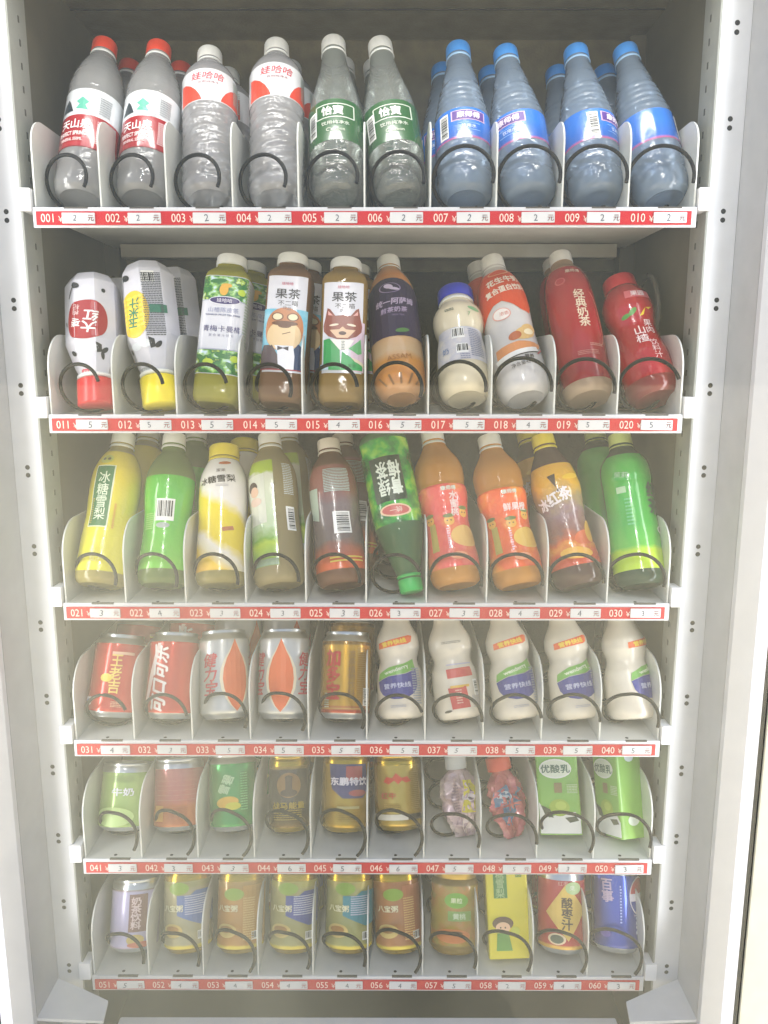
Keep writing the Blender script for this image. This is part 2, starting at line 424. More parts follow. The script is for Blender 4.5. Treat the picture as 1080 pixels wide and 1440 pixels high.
def water_ribbed(L):
    pr = [(0, 24), (3, 29), (10, 31.5)]
    for i, z in enumerate(range(14, 118, 12)): pr += [(z, 32.4), (z + 4, 30.7), (z + 8, 32.3)]
    pr += [(121, 32.5), (173, 32.5), (184, 30.5), (196, 24), (203, 17), (206, 14.5), (232, 14)]
    B = Body(pr, L, wave=3.5); s = Item('water_bottle', B); s.body(0, 216, clear('water_ribbed', '#ecf0f2', see=.7, haze=.36, hcol='#f6f4f6', bump=.45, bscale=45, shine=.8))
    s.wrap(124, 173, film('white_wrap', [(0, '#d8dade'), (250, '#d8dade')], rough=.25, crinkle=.1))
    s.txt('娃哈哈', 4, 162, 12.5, '#c8384a', bold=.0, wide=1.05, shear=.15)
    s.txt('饮用纯净水', 5, 152, 4.6, '#8a4a52', wide=1.1, name='small_lettering')
    for sx in (-1, 1):
        pts = [(sx * 8, 125.2), (sx * 30, 125.2), (sx * 30, 158), (sx * 24, 155), (sx * 18, 149), (sx * 13, 141), (sx * 9.5, 132)]
        s.shp([[(x + 6, z) for x, z in pts][::sx]], '#cf4430', name='red_swoosh')
    s.shp([ell(6, 134, 3.4, 4.5)], '#b9c4cc', name='small_seal'); s.lines(43, 149, 12, 36, '#94a39a', row=3)
    cap_part(B, 215, 232, 15.2, mat('white_cap', '#dbdcd9', rough=.4), s.root)
    cap_part(B, 209.5, 213.5, 16, mat('clear_white', '#e8ebea', rough=.3), s.root, name='neck_ring', knurl=False)
    return s
def water_green(L):
    B = Body([(0, 24), (3, 29), (9, 31.5), (20, 32.3), (34, 30.6), (38, 32), (50, 30.8), (54, 32.3), (60, 32.5), (116, 32.5), (122, 31.6), (140, 28.5), (175, 20), (198, 15.5), (208, 14.5), (230, 14)], L)
    s = Item('water_bottle', B); s.body(0, 214, clear('water_in_tall_bottle', '#e6ece8', see=.75, haze=.22, hcol='#e8ede8', bump=.3, shine=.8))
    s.wrap(60, 116, film('green_wrap', [(0, '#2e5e36'), (250, '#2e5e36')], rough=.25, crinkle=.1))
    fr = [rect(0, 109, 34, 1.2), rect(0, 91, 34, 1.2), rect(-17, 100, 1.2, 18), rect(17, 100, 1.2, 18)]
    s.shp(fr, '#cfd8cc', name='name_frame'); s.txt('怡寶', -3, 100, 13, '#eef2ea', bold=.04)
    s.txt('饮用纯净水', 0, 83, 5.5, '#d5ddcf', bold=.01, wide=1.2, name='small_lettering')
    s.txt("C'estbon", 0, 74, 6, '#b9c6b0', bold=.02, name='small_lettering')
    s.barcode(-30, 87, 13, 34, vert=True)
    cap_part(B, 213, 230, 15.2, mat('white_cap', '#dbdcd9', rough=.4), s.root)
    cap_part(B, 207, 211.5, 15.6, mat('clear_white', '#e8ebea', rough=.3), s.root, name='neck_ring', knurl=False)
    return s
def water_blue(L, spin=0, front=True):
    pr = [(0, 22), (3, 28), (9, 31), (18, 32.5), (28, 32.3), (33, 31), (38, 32.4), (46, 32.3), (52, 31), (56, 32.5), (64, 33), (108, 33), (112, 32.2)]
    for i, z in enumerate((118, 127, 136, 145, 154)): pr += [(z, 32.2 - i * 1.7), (z + 4, 30.0 - i * 1.7)]
    pr += [(176, 20.5), (198, 15.5), (208, 14.5), (228, 14)]
    B = Body(pr, L); s = Item('water_bottle', B); s.body(0, 212, W_BLUE())
    s.wrap(64, 107, film('blue_wrap', [(0, '#c05a78'), (65, '#b65f8c'), (68, '#2b62b8'), (90, '#2b73cc'), (250, '#3a62c4')], rough=.22, crinkle=.15))
    s.shp([rect(0, 96, 27, 14)], '#d7b9d2', name='badge_edge', phi=spin); s.shp([rect(0, 96, 25, 12)], '#5a3c8c', name='badge', phi=spin, off=.95)
    s.txt('康师傅', 0, 96, 9, '#f2e6ee', bold=.03, phi=spin, off=1.2)
    s.shp([rect(0, 84.6, 18, .7), rect(0, 75.4, 18, .7)], '#7fb0e4', name='thin_rule', phi=spin); s.txt('饮用水', 0, 80, 5.6, '#e3effa', phi=spin, off=1.1, name='small_lettering')
    s.barcode(0, 85, 12, 34, vert=True, phi=spin - 52)
    cap_part(B, 211, 228, 15.2, mat('blue_cap', '#3f8edc', rough=.35), s.root)
    cap_part(B, 205, 209.5, 15.6, mat('pale_blue_ring', '#9cc4ea', rough=.3), s.root, name='neck_ring', knurl=False)
    return s
# ---- row two
def milk_octagon(L, kind):
    B = Body([(0, 20), (1, 23), (15, 30), (17, 30.5), (112, 31), (114, 30.5), (150, 21), (164, 17), (208, 16)], L, n=8, flip=True)
    s = Item('milk_bottle', B); wmat = mat('milk_white_plastic', '#d2d2dc', rough=.3, coat=.3); b_ = s.body(0, 176, wmat); b_.data.set_sharp_from_angle(angle=R(14))
    s.lab = None
    dark = '#22262c'
    if kind == 0:
        s.shp([ell(-1, 82, 22, 31, n=32)], '#a01c26', name='red_oval', phi=0)
        s.txt('大红', -6, 86, 19, '#f2ecec', bold=.03, rot=-10, vertical=True, phi=0); s.txt('枣', 12, 86, 15, '#f2ecec', bold=.02, rot=-8, phi=0)
        s.txt('枸杞', 10, 66, 9, '#e7cccc', rot=-5, vertical=True, name='small_lettering', phi=0)
        ph = 0; cap = mat('red_screw_cap', '#c8222a', rough=.3); ring = '#c8465a'
    else:
        s.shp([ell(0, 82, 14, 34, n=32)], '#eac42c', name='corn_shape', phi=45)
        s.shp([ell(-8 + 5.6 * (i % 4), 58 + 7 * (i // 4), 2.8, 2.4, n=8) for i in range(28)], '#f2d84a', name='corn_kernel_print', phi=45, off=.9)
        s.txt('玉米汁', 0, 80, 15, '#2f8460', bold=.03, vertical=True, rot=-8, phi=45, off=1.1)
        s.lines(0, 70, 23, 92, '#4a4f55', phi=0, row=2.6, seed=5); s.barcode(3, 30, 15, 17, phi=0)
        s.shp([rect(-4, 78, 14, 12)], '#2f6f5a', name='nutrition_box', phi=0, off=1.1)
        ph = 40; cap = mat('yellow_screw_cap', '#f0dc1e', rough=.3); ring = '#9aa0a4'
    # cow: horns / ears, eyes, spots (image is upside down with the bottle)
    s.shp([ell(-20, 128, 6.5, 3.6, rot=30), ell(17, 130, 6.5, 3.6, rot=-30)] + ([] if kind else [ell(-17, 136, 3, 6, rot=15)]), dark, name='cow_ear', phi=ph)
    s.shp([ell(-5, 126, 5.2, 5.2)], '#dfe4ea', name='cow_eye', phi=ph); s.shp([ell(5, 127, 5.2, 5.2)], '#dfe4ea', name='cow_eye', phi=ph)
    s.shp([[(-14, 121), (-8, 118), (-9, 133), (-15, 131)]], dark, name='cow_patch', phi=ph)
    s.shp([[(16, 44), (18, 43), (14, 34), (9, 26), (8, 27), (12, 35)], ell(7, 26, 3.4, 5, rot=20), ell(-18, 34, 3, 3.4)], dark, name='cow_tail', phi=ph)
    s.shp([ell(27, 82, 2, 4.5, rot=20)], dark, name='cow_spot', phi=ph)
    s.shp([ell(2, 160, 11, 4.6, rot=-14)], ring, name='brand_oval', phi=ph); s.txt('营养', 2, 160, 6, '#f0f0f4', phi=ph, off=1, name='small_lettering', rot=-14)
    cap_part(B, 167, 208, 21.8, cap, s.root, knurl=False); cap_part(B, 160, 166, 21.4, mat('clear_white', '#e8ebea', rough=.3), s.root, name='neck_ring', knurl=False)
    return s
def square_tea(L, kind):
    top = 206
    B = Body([(0, 22), (3, 26), (10, 28), (30, 28), (172, 28), (180, 26), (187, 20), (192, 16), (top, 15.5), (top + 4, 15.5)], L, n=4.2)
    liq = [drink('lime_tea', '#b3ae42', see=.15), drink('brown_fruit_tea', '#8c6848', see=.2), drink('pale_fruit_tea', '#a98a4c', see=.2)][kind]
    s = Item('tea_bottle', B); s.body(0, top - 6, liq)
    whitecap = mat('white_cap', '#dbdcd9', rough=.4)
    cap_part(B, top - 11, top + 4, 19.5, whitecap, s.root); B_L = 0
    lab = film('paper_wrap_%d' % kind, [(0, '#d3d6dd'), (250, '#dad7e0')], rough=.4, crinkle=0)
    if kind == 0:
        s.wrap(36, 172, lab)
        foli = film('leaf_print', [(.36, '#cfe4ee'), (.44, '#8fc05a'), (.5, '#2f7a34'), (.57, '#1f5e2c'), (.62, '#b7d34a'), (.68, '#dbeaf0')], src='n', scale=7, rough=.35, crinkle=0)
        s.shp([rect(2, 53, 56, 32)], '', name='leaf_picture', m=foli); s.shp([rect(2, 154.5, 56, 33)], '', name='leaf_picture', m=foli)
        for x, z in ((-14, 56), (14, 47), (5, 61), (-20, 152), (20, 158), (-6, 164)):
            s.shp([ell(x, z, 8, 3.2, rot=rnd.uniform(-50, 60))], '#2c7232', name='printed_leaf', off=.9)
        for x, z in ((-8, 52), (17, 58), (18, 150)): s.shp([ell(x, z, 5, 4.6)], '#b8cf3e', name='printed_lime', off=1.0)
        s.shp([ell(0, 152, 4, 8), ell(2, 158, 5, 3)], '#d9a52c', name='bird_mark', off=1.1)
        s.shp([ell(2, 137, 15, 6)], '#e8e8f0', name='badge_edge', off=1.1); s.shp([ell(2, 137, 14, 5)], '#3b2f68', name='badge', off=1.3)
        s.txt('娃哈哈', 2, 137, 6, '#e8e4f0', off=1.6, name='small_lettering')
        s.shp([rect(-20, 137, 16, .7), rect(23, 137, 14, .7), rect(2, 70, 54, .6)], '#8b90b4', name='rule_line', off=.9)
        s.txt('山楂陈皮茶', 2, 124, 7.5, '#8d93b6', name='outline_lettering', bold=-.005); s.txt('WAHAHA FRUIT TEA DRINK', 2, 117, 3.4, '#5c648f', bold=.02, name='small_lettering')
        s.txt('青梅卡曼橘', 2, 98, 9.4, '#454378', bold=.005); s.txt('复 合 果 汁 饮 料', 2, 89, 4, '#7b7c9c', name='small_lettering')
        s.lines(0, 120, 10, 90, '#9fb09c', phi=58, row=4)
    else:
        s.wrap(38, 170 if kind == 1 else 166, lab, p0=-44, p1=44, name='front_label')
        s.txt('果茶', 1, 145, 15, '#2b2728', bold=.012); s.txt('不二喵', 2, 132, 8, '#3c3838', name='small_lettering'); s.txt('饮品', 1, 125, 5, '#5a5658', name='small_lettering', rot=-12)
        s.txt('娃哈哈', 0, 159, 4.6, '#d2879a', bold=.02, name='small_lettering')
        if kind == 1:
            bgf = film('blue_wash', [(.3, '#9fd2e2'), (.55, '#6fbcd6'), (.7, '#bfe0ea')], src='n', scale=4, rough=.4, crinkle=0)
            s.shp([rect(0, 83, 52, 82)], '', name='printed_background', m=bgf)
            s.shp([ell(0, 96, 19, 30, n=28)], '#c08055', name='bear_head', off=.85); s.shp([ell(0, 87, 16.5, 20, n=26)], '#e4c79a', name='bear_muzzle', off=1.0)
            s.shp([ell(-7, 113, 5.6, 5.6), ell(7, 113, 5.6, 5.6)], '#7a5238', name='glasses_rim', off=1.15); s.shp([ell(-7, 113, 4.3, 4.3), ell(7, 113, 4.3, 4.3)], '#e8d7b2', name='glasses_lens', off=1.3)
            s.shp([ell(0, 104, 12, 3.4), ell(0, 101, 6, 3.2)], '#6b4630', name='moustache', off=1.3); s.shp([rect(2, 91, 8, 1, rot=25)], '#6b4630', name='mouth', off=1.2)
            s.shp([[(-24, 42), (-26, 62), (-20, 74), (-10, 74), (-4, 60), (-2, 42)]], '#5a4c50', name='grey_jacket', off=1.1)
            s.shp([[(10, 42), (9, 68), (14, 77), (20, 72), (24, 50), (24, 42)]], '#2c3f66', name='navy_jacket', off=1.1)
            s.shp([[(-3, 42), (-5, 66), (-8, 74), (9, 74), (11, 60), (11, 42)]], '#e6e6ee', name='white_shirt', off=1.2)
            s.shp([[(-5, 73), (-5, 67), (0, 70), (5, 67), (5, 73), (0, 71)]], '#33292c', name='bow_tie', off=1.35)
            s.shp([rect(0, 42.5, 50, 4)], '#a33440', name='red_band', off=.9)
        else:
            s.shp([rect(17, 75, 18, 70)], '#dcc3d2', name='printed_background'); 
            s.shp([[(-17, 116), (-15, 129), (-12, 127), (-7, 118), (0, 119), (7, 118), (12, 127), (15, 129), (17, 116), (20, 104), (19, 96), (13, 89), (5, 85), (-5, 85), (-13, 89), (-19, 96), (-20, 104)]], '#8d4f40', name='fox_head', off=.85)
            s.shp([[(-14, 119), (-14, 125), (-9, 118)], [(14, 119), (9, 118), (14, 125)]], '#e0a8a0', name='inner_ear', off=1.0); s.shp([[(-12, 98), (-3, 99), (0, 103), (3, 99), (12, 98), (5, 87), (-5, 87)]], '#dcb897', name='fox_muzzle', off=1.0)
            s.shp([ell(-8, 105, 4.5, 1.5, rot=15), ell(8, 105, 4.5, 1.5, rot=-15)], '#e9d9c4', name='fox_eye', off=1.1); s.shp([ell(0, 93.5, 3.4, 2.6)], '#50302a', name='fox_nose', off=1.2)
            s.shp([[(-18, 42), (-19, 84), (-12, 86), (-2, 70), (-1, 42)]], '#2f9a4e', name='green_jacket', off=1.0)
            s.shp([[(-1, 42), (0, 68), (6, 62), (22, 48), (22, 42)]], '#3aa45a', name='green_jacket', off=1.0); s.shp([[(6, 72), (18, 86), (20, 66), (15, 64)]], '#63b070', name='green_lapel', off=1.0)
            s.shp([[(-11, 85), (-2, 70), (6, 72), (11, 84)]], '#ece9e2', name='shirt', off=1.15); s.lines(1, 76, 4, 12, '#6a7a70', off=1.3)
            s.shp([[(8, 60), (24, 52), (26, 46), (12, 54)]], '#ead9bd', name='fox_paw', off=1.2)
            s.shp([rect(-18, 46, 12, 8)], '#bcd6e6', name='pale_patch', off=1.2); s.txt('果茶', 12, 48, 5, '#2a6e3a', off=1.3, name='small_lettering')
    return s
def milk_tea_purple(L):
    B = Body([(0, 18), (3, 24), (10, 29.5), (20, 32), (60, 32.3), (120, 31.5), (150, 30.5), (168, 27), (182, 21), (192, 15.5), (197, 14.5), (214, 14)], L)
    s = Item('milk_tea_bottle', B); s.body(0, 198, film('caramel_bottle', [(0, '#b98a5c'), (20, '#c98a4a'), (38, '#d08f3e'), (52, '#c9ab84'), (70, '#c8a377'), (150, '#c78f52'), (172, '#c77d35'), (200, '#a98457')], rough=.12, warp=.15, scale=4, crinkle=.05))
    top = [(x, 162 - (abs(x) / 34) ** 2.2 * 34) for x in range(-36, 37, 4)]
    s.shp([[(-36, 72)] + [(36, 72)] + top[::-1]], '#2a1f40', name='purple_label')
    s.shp([ell(-2, 145, 8, 8, n=24), ], '#8b7aa0', name='round_mark', off=.95); s.shp([ell(-2, 145, 7, 7, n=24)], '#2a1f40', name='round_mark', off=1.1); s.shp([ell(-3, 147, 3, 4, rot=30), ell(1, 143, 4, 2, rot=-20)], '#c9bcd6', name='swan_mark', off=1.25)
    s.txt('统一阿萨姆', 1, 124, 10.5, '#b8a8c4', bold=.03, rot=5, shear=.2, wide=.95); s.txt('煎茶奶茶', -1, 111, 8.5, '#a897b6', bold=.03, rot=4, shear=.2)
    s.txt('MILK TEA', 4, 103, 3.6, '#8878a0', name='small_lettering'); s.shp([ell(4, 80, 5, 3, rot=20)], '#4c7a40', name='leaf_print', off=.95)
    s.txt('ASSAM', 0, 42, 10, '#9a6424', bold=.0, name='embossed_lettering', rot=4)
    s.shp([[(1.3 * math.sin(a), 0) for a in ()]] if 0 else [rect(-14 + 7 * i, 13, 1.6, 13, rot=(i - 2) * -10) for i in range(5)], '#8a6640', name='base_groove')
    cap_part(B, 197, 214, 15.2, mat('white_cap', '#dbdcd9', rough=.4), s.root)
    cap_part(B, 192, 196, 15.6, mat('clear_white', '#e8ebea', rough=.3), s.root, name='neck_ring', knurl=False)
    return s
def waist_milk(L, kind='row2'):
    """milk drink bottle with a pinched waist"""
    if kind == 'row2':
        B = Body([(0, 22), (3, 27), (10, 31), (20, 32), (52, 31.5), (72, 30), (84, 28), (92, 27.5), (100, 30), (112, 32), (124, 31), (134, 26), (140, 21.5), (150, 20.5), (166, 20)], L)
        s = Item('milk_bottle', B); s.body(0, 152, mat('cream_milk_bottle', '#d8cdb2', rough=.22, coat=.4))
        s.wrap(40, 92, film('grey_print_wrap', [(.3, '#dcd6d4'), (.5, '#c9c8d2'), (.65, '#e2dcd4')], src='n', scale=5, rough=.3, crinkle=0), p0=-75, p1=75, name='printed_band')
        s.barcode(-6, 82, 15, 17); s.barcode(-3, 57, 14, 14, seed=8); s.lines(16, 66, 18, 44, '#8e93a8', row=3); s.lines(0, 43, 12, 9, '#8c90a4', row=3)
        s.txt('奶', -24, 57, 10, '#6f86b0', bold=.02, name='small_lettering'); s.lines(-14, 116, 12, 4, '#5c6a64'); s.shp([ell(12, 118, 6, 3, rot=-15)], '#7ba77c', name='green_mark')
        s.txt('7', 10, 109, 8, '#7ba77c', name='small_lettering')
        cap_part(B, 149, 167, 23, mat('deep_blue_cap', '#2430b4', rough=.35), s.root)
        cap_part(B, 143, 148, 22.5, mat('clear_white', '#e8ebea', rough=.3), s.root, name='neck_ring', knurl=False)
        return s
def nut_milk(L):
    B = Body([(0, 22), (3, 27), (10, 31), (20, 32.3), (50, 32), (72, 30.5), (92, 30), (120, 31), (146, 30), (166, 25.5), (180, 19), (188, 15.5), (192, 15), (210, 14.5)], L)
    s = Item('milk_bottle', B); s.body(0, 196, mat('white_glossy_bottle', '#ccc9c8', rough=.2, coat=.5))
    drip = [(-44, 104), (-36, 100), (-26, 108), (-14, 121), (-6, 124), (2, 118), (10, 110), (20, 108), (24, 118), (32, 126), (44, 128)]
    s.shp([[(-46, 176), (-46, 104)] + drip[1:] + [(46, 176)]], '#d4481e', name='orange_splash')
    s.shp([ell(-2, 172, 13, 5.5, rot=10)], '#f0b488', name='brand_oval', off=.95); s.shp([ell(-2, 172, 11.5, 4.3, rot=10)], '#dd4f24', name='brand_oval', off=1.1)
    s.txt('花生牛奶', 0, 157, 11, '#f5e4d4', bold=.05, rot=10); s.txt('复合蛋白饮料', 0, 142, 10, '#f5e4d4', bold=.045, rot=10, wide=.9)
    s.shp([ell(-9, 106, 8.5, 8.5)], '#d8a096', name='stamp_ring', off=.9); s.shp([ell(-9, 106, 7.3, 7.3)], '#e6dfda', name='stamp_ring', off=1.0); s.txt('浓香', -9, 106, 6, '#cf7a6c', off=1.2, name='small_lettering')
    s.shp([ell(8, 76, 13, 8, rot=35), ell(14, 84, 9, 6, rot=20)], '#d7b173', name='peanut_picture'); s.shp([ell(-2, 72, 7, 5, rot=50)], '#b4623c', name='peanut_picture', off=.9); s.shp([ell(12, 78, 6, 4, rot=35)], '#eadbb8', name='peanut_picture', off=1.0)
    s.shp([[(-22, 42), (-22, 60), (0, 64), (22, 62), (18, 54)]], '#d9905a', name='orange_picture'); s.shp([rect(-4, 48, 40, 6, rot=14)], '#eceae6', name='white_banner', off=.95)
    s.shp([rect(-2, 44.4, 46, 1.1, rot=14)], '#2a2624', name='black_line', off=1.1); s.txt('净含量450ml', 0, 33, 6, '#4c4846', name='small_lettering', rot=8); s.txt('营养', 8, 41, 6, '#2f2a28', bold=.03, name='small_lettering')
    s.shp([rect(18, 50, 1.2, 12, rot=-40)], '#c03050', name='red_line', off=1.1)
    cap_part(B, 192, 210, 15.5, mat('white_cap', '#dbdcd9', rough=.4), s.root); cap_part(B, 186, 191, 16, mat('white_cap', '#dbdcd9', rough=.4), s.root, name='neck_ring', knurl=False)
    return s
def red_milk_tea(L):
    B = Body([(0, 24), (3, 28), (9, 30.5), (16, 31), (110, 31), (150, 30), (170, 27.5), (182, 23), (190, 16), (196, 14.5), (216, 14)], L)
    s = Item('milk_tea_bottle', B); s.body(0, 200, drink('milk_tea_liquid', '#c8ad92', see=.05))
    s.wrap(14, 180, film('deep_red_wrap', [(0, '#7e1018'), (60, '#a01520'), (250, '#9c1822')], rough=.2, crinkle=.15))
    s.txt('经典奶茶', 3, 112, 14.5, '#e2cdb4', bold=.02, vertical=True); s.txt('康师傅', 2, 170, 6, '#e0c8b8', bold=.02, name='small_lettering')
    s.shp([ell(-13, 156, 5.5, 5.5)], '#c8666a', name='round_seal'); s.shp([ell(-13, 156, 4, 4)], '#a82a32', name='round_seal', off=.95)
    arc = [(14 + 9 * math.cos(R(a)), 98 + 40 * math.sin(R(a))) for a in range(-80, 90, 12)]
    s.shp([arc + [(x - 1.1, z) for x, z in arc[::-1]]], '#c86a58', name='thin_arc'); s.lines(12, 58, 18, 4, '#c98a80'); s.lines(0, 48, 26, 5, '#c07870')
    cap_part(B, 199, 216, 15, mat('white_cap', '#dbdcd9', rough=.4), s.root)
    return s
def haw_juice(L):
    B = Body([(0, 24), (3, 28), (9, 31), (18, 32.5), (60, 31.5), (86, 27), (104, 25.5), (118, 28), (134, 31), (150, 30), (166, 24), (172, 20), (178, 19.5), (192, 19)], L)
    s = Item('juice_bottle', B); s.body(0, 176, drink('hawthorn_juice', '#96403c', see=.05))
    s.wrap(20, 168, film('bright_red_wrap', [(0, '#a41822'), (250, '#a81822')], rough=.18, crinkle=.3))
    s.shp([rect(4, 146, 26, 12, rot=-3)], '#c9636a', name='badge', off=.8); s.txt('果园', 4, 146, 9, '#f0dede', bold=.02, off=1.0)
    s.txt('山楂', -5, 84, 15, '#f0d8d8', vertical=True, bold=.01); s.txt('果肉', 8, 96, 12, '#f0d8d8', vertical=True); s.txt('饮料汁', 6, 58, 11, '#ecc9c9', vertical=True, bold=-.005)
    s.shp([ell(-6, 120, 6, 3, rot=50), ell(-14, 116, 5, 3, rot=20)], '#4b8a34', name='printed_leaf'); s.shp([[(0, 112), (8, 124), (5, 114)], [(8, 124), (16, 126), (12, 122)]], '#e0c22c', name='yellow_flash')
    cap_part(B, 172, 192, 21, mat('red_cap_bright', '#c01e28', rough=.35), s.root)
    return s
# ---- row three
def tea_pet(L, prof=None, name='tea_bottle', liq=None, z0=16, z1=170, wrap=None, cap='#dbdcd9', capn='white_cap', ring=True, flip=False, R0=None, p0=None, p1=None):
    pr = prof or [(0, 25), (3, 29), (9, 31.5), (16, 32.3), (60, 32), (96, 30.5), (130, 31.8), (156, 31), (172, 27), (184, 21.5), (194, 15.5), (200, 14.5), (220, 14)]
    top = pr[-1][0]; B = Body(pr, L, flip=flip); s = Item(name, B); s.body(0, top - 16, liq)
    if wrap: s.wrap(z0, z1, wrap, p0, p1)
    cap_part(B, top - 17, top, 15.2, mat(capn, cap, rough=.38), s.root)
    if ring: cap_part(B, top - 23, top - 18.5, 15.7, mat(capn, cap, rough=.38), s.root, name='neck_ring', knurl=False)
    return s
def pear_yellow(L):
    s = tea_pet(L, liq=drink('pear_drink', '#b3a55c', see=.1), z0=15, z1=186, wrap=film('yellow_wrap', [(0, '#d8d018'), (90, '#d6cc1a'), (150, '#e0c816'), (250, '#cfc21a')], rough=.2, warp=.3, crinkle=.3), capn='pale_cap', cap='#e2e4dc', name='juice_bottle')
    s.shp([rect(-4, 118, 21, 88)], '#dfe2c0', name='panel_edge'); s.shp([rect(-4, 118, 18.5, 85)], '#1f6a34', name='green_panel', off=.9)
    s.txt('冰糖雪梨', -4, 118, 18, '#d9e6cc', vertical=True, wide=.85, off=1.15, bold=.01)
    s.shp([ell(-6, 172, 8, 7)], '#b7b93a', name='face_mark'); s.shp([ell(-9, 172, 2, 2.2), ell(-3, 172, 2, 2.2)], '#4a4420', name='face_mark', off=.95)
    s.lines(14, 90, 3.2, 34, '#c77a30', row=3); s.lines(-14, 96, 3, 34, '#a8942a', row=3); s.txt('梨汁', 0, 30, 7, '#e8e4a0', name='small_lettering')
    return s
def green_sport(L):
    pr = [(0, 25), (3, 29), (9, 31), (16, 31.8), (44, 31), (70, 29.5), (100, 29.5), (128, 31.5), (146, 31.8), (160, 30.5), (174, 26), (186, 20), (192, 15.5), (200, 14.5), (222, 14)]
    s = tea_pet(L, pr, liq=drink('green_drink', '#6f8a3c', see=.1), z0=18, z1=150, wrap=film('bright_green_wrap', [(0, '#7fd038'), (60, '#63c42c'), (120, '#4fb62c'), (250, '#4fb020')], rough=.2, warp=.3, crinkle=.3), name='juice_bottle')
    s.barcode(4, 100, 22, 31); s.shp([ell(2, 78, 7, 4)], '#a9b4b0', name='round_seal'); s.lines(-16, 84, 12, 22, '#9ad46a', row=3)
    return s
def pear_white(L):
    pr = [(0, 25), (3, 29), (9, 31.5), (16, 32.3), (50, 32), (90, 30.5), (130, 31), (160, 29.5), (178, 24), (188, 19.5), (192, 18.5), (196, 18), (212, 18)]
    B = Body(pr, L); s = Item('juice_bottle', B); s.body(0, 196, drink('pear_drink', '#b3a55c', see=.1))
    s.wrap(16, 186, film('white_yellow_wrap', [(0, '#e8b028'), (22, '#eec832'), (36, '#efe6c8'), (50, '#efe8dc'), (62, '#e9d024'), (110, '#efd81e'), (126, '#eee9e2'), (250, '#ece8ec')], src='d', interp='LINEAR', rough=.2, warp=.35, scale=3, crinkle=.1))
    s.txt('冰糖雪梨', -3, 150, 12, '#3a3430', bold=.02, rot=6); s.txt('蜜果', 2, 164, 6, '#6a5a56', name='small_lettering'); s.lines(4, 140, 16, 3, '#bab4b6'); s.shp([ell(6, 177, 8, 2.6, rot=6)], '#c2662c', name='brand_oval'); s.shp([rect(10, 76, 12, 6, rot=14)], '#c07a4a', name='brown_label')
    cap_part(B, 193, 212, 20, mat('yellow_cap', '#e0cc30', rough=.38), s.root)
    cap_part(B, 187, 192, 20.5, mat('yellow_cap', '#e0cc30', rough=.38), s.root, name='neck_ring', knurl=False)
    return s
def tea_photo(L):
    s = tea_pet(L, liq=drink('pale_tea', '#b3a476', see=.22), z0=22, z1=172, wrap=film('lime_panel', [(0, '#a8bd88'), (34, '#8fb84c'), (52, '#b7d23a'), (60, '#7fae3c'), (76, '#c4d8b0'), (150, '#dcdcc8'), (158, '#a9c22e'), (250, '#9cb82e')], rough=.2, warp=.25, crinkle=.2), p0=-75, p1=8)
    s.shp([[(-27, 80), (-6, 82), (-6, 152), (-27, 150)]], '#dadccb', name='white_panel'); s.shp([ell(-20, 134, 6.5, 8)], '#4c3c34', name='portrait_hair', off=.95); s.shp([ell(-18, 127, 5.5, 7.5)], '#e0bba0', name='portrait_face', off=1.1); s.shp([ell(-18, 113, 8, 6)], '#dfc5b4', name='portrait_shoulder', off=.95)
    s.lines(24, 142, 15, 46, '#d4dad2', row=2.6); s.barcode(24, 86, 13, 34, vert=True); s.shp([rect(-14, 27, 34, 9)], '#8da58a', name='green_foot', off=.9)
    return s
def tea_dark(L):
    s = tea_pet(L, liq=drink('dark_tea', '#80563e', see=.1), z0=18, z1=172, wrap=film('maroon_wrap', [(0, '#d6682e'), (26, '#cf5c28'), (34, '#b55a3a'), (50, '#8a5648'), (60, '#6d605c'), (110, '#77686a'), (136, '#86524a'), (250, '#9a4a3a')], rough=.2, warp=.35, scale=4, crinkle=.35), capn='cream_cap', cap='#ded4c8')
    s.lines(6, 146, 34, 36, '#b9cfc8', row=2.4); s.barcode(8, 84, 22, 32, vert=True); s.shp([[(-30, 96), (-18, 90), (-16, 138), (-30, 140)]], '#a9b9a8', name='pale_panel')
    s.shp([rect(8, 34, 34, 2), rect(8, 29, 34, 2)], '#d8c24a', name='yellow_band', off=.9)
    return s
def plum_green(L):
    pr = [(0, 25), (3, 29), (9, 31.8), (16, 32.5), (90, 32.5), (118, 32), (140, 29.5), (165, 23), (186, 17.5), (192, 15.5), (200, 14.5), (220, 14)]
    s = tea_pet(L, pr, liq=drink('green_tinted_bottle', '#467a4c', see=.3), z0=14, z1=132, capn='bright_green_cap', cap='#22b04e', flip=True,
                wrap=film('green_leaf_wrap', [(.3, '#0f3d22'), (.42, '#1d7a2e'), (.5, '#2fa232'), (.58, '#7cc43a'), (.68, '#b5d84a')], src='n', scale=3.2, rough=.18, crinkle=.45))
    s.shp([rect(4, 72, 32, 62)], '#1d3824', name='dark_panel', off=.9); s.txt('青梅', -5, 72, 25, '#dfe8dc', vertical=True, bold=.04, off=1.1, wide=.62); s.txt('绿茶', 11, 72, 25, '#dfe8dc', vertical=True, bold=.03, off=1.1, wide=.62)
    s.shp([ell(2, 116, 16, 8.5, rot=-8)], '#e8c8a8', name='brand_oval', off=.95); s.shp([ell(2, 116, 13.5, 6.6, rot=-8)], '#c4605c', name='brand_oval', off=1.15); s.txt('统一', 2, 116, 8, '#f0dcd0', off=1.4, name='small_lettering')
    s.shp([ell(-34, 100, 5, 5)], '#b0463c', name='red_fruit'); return s
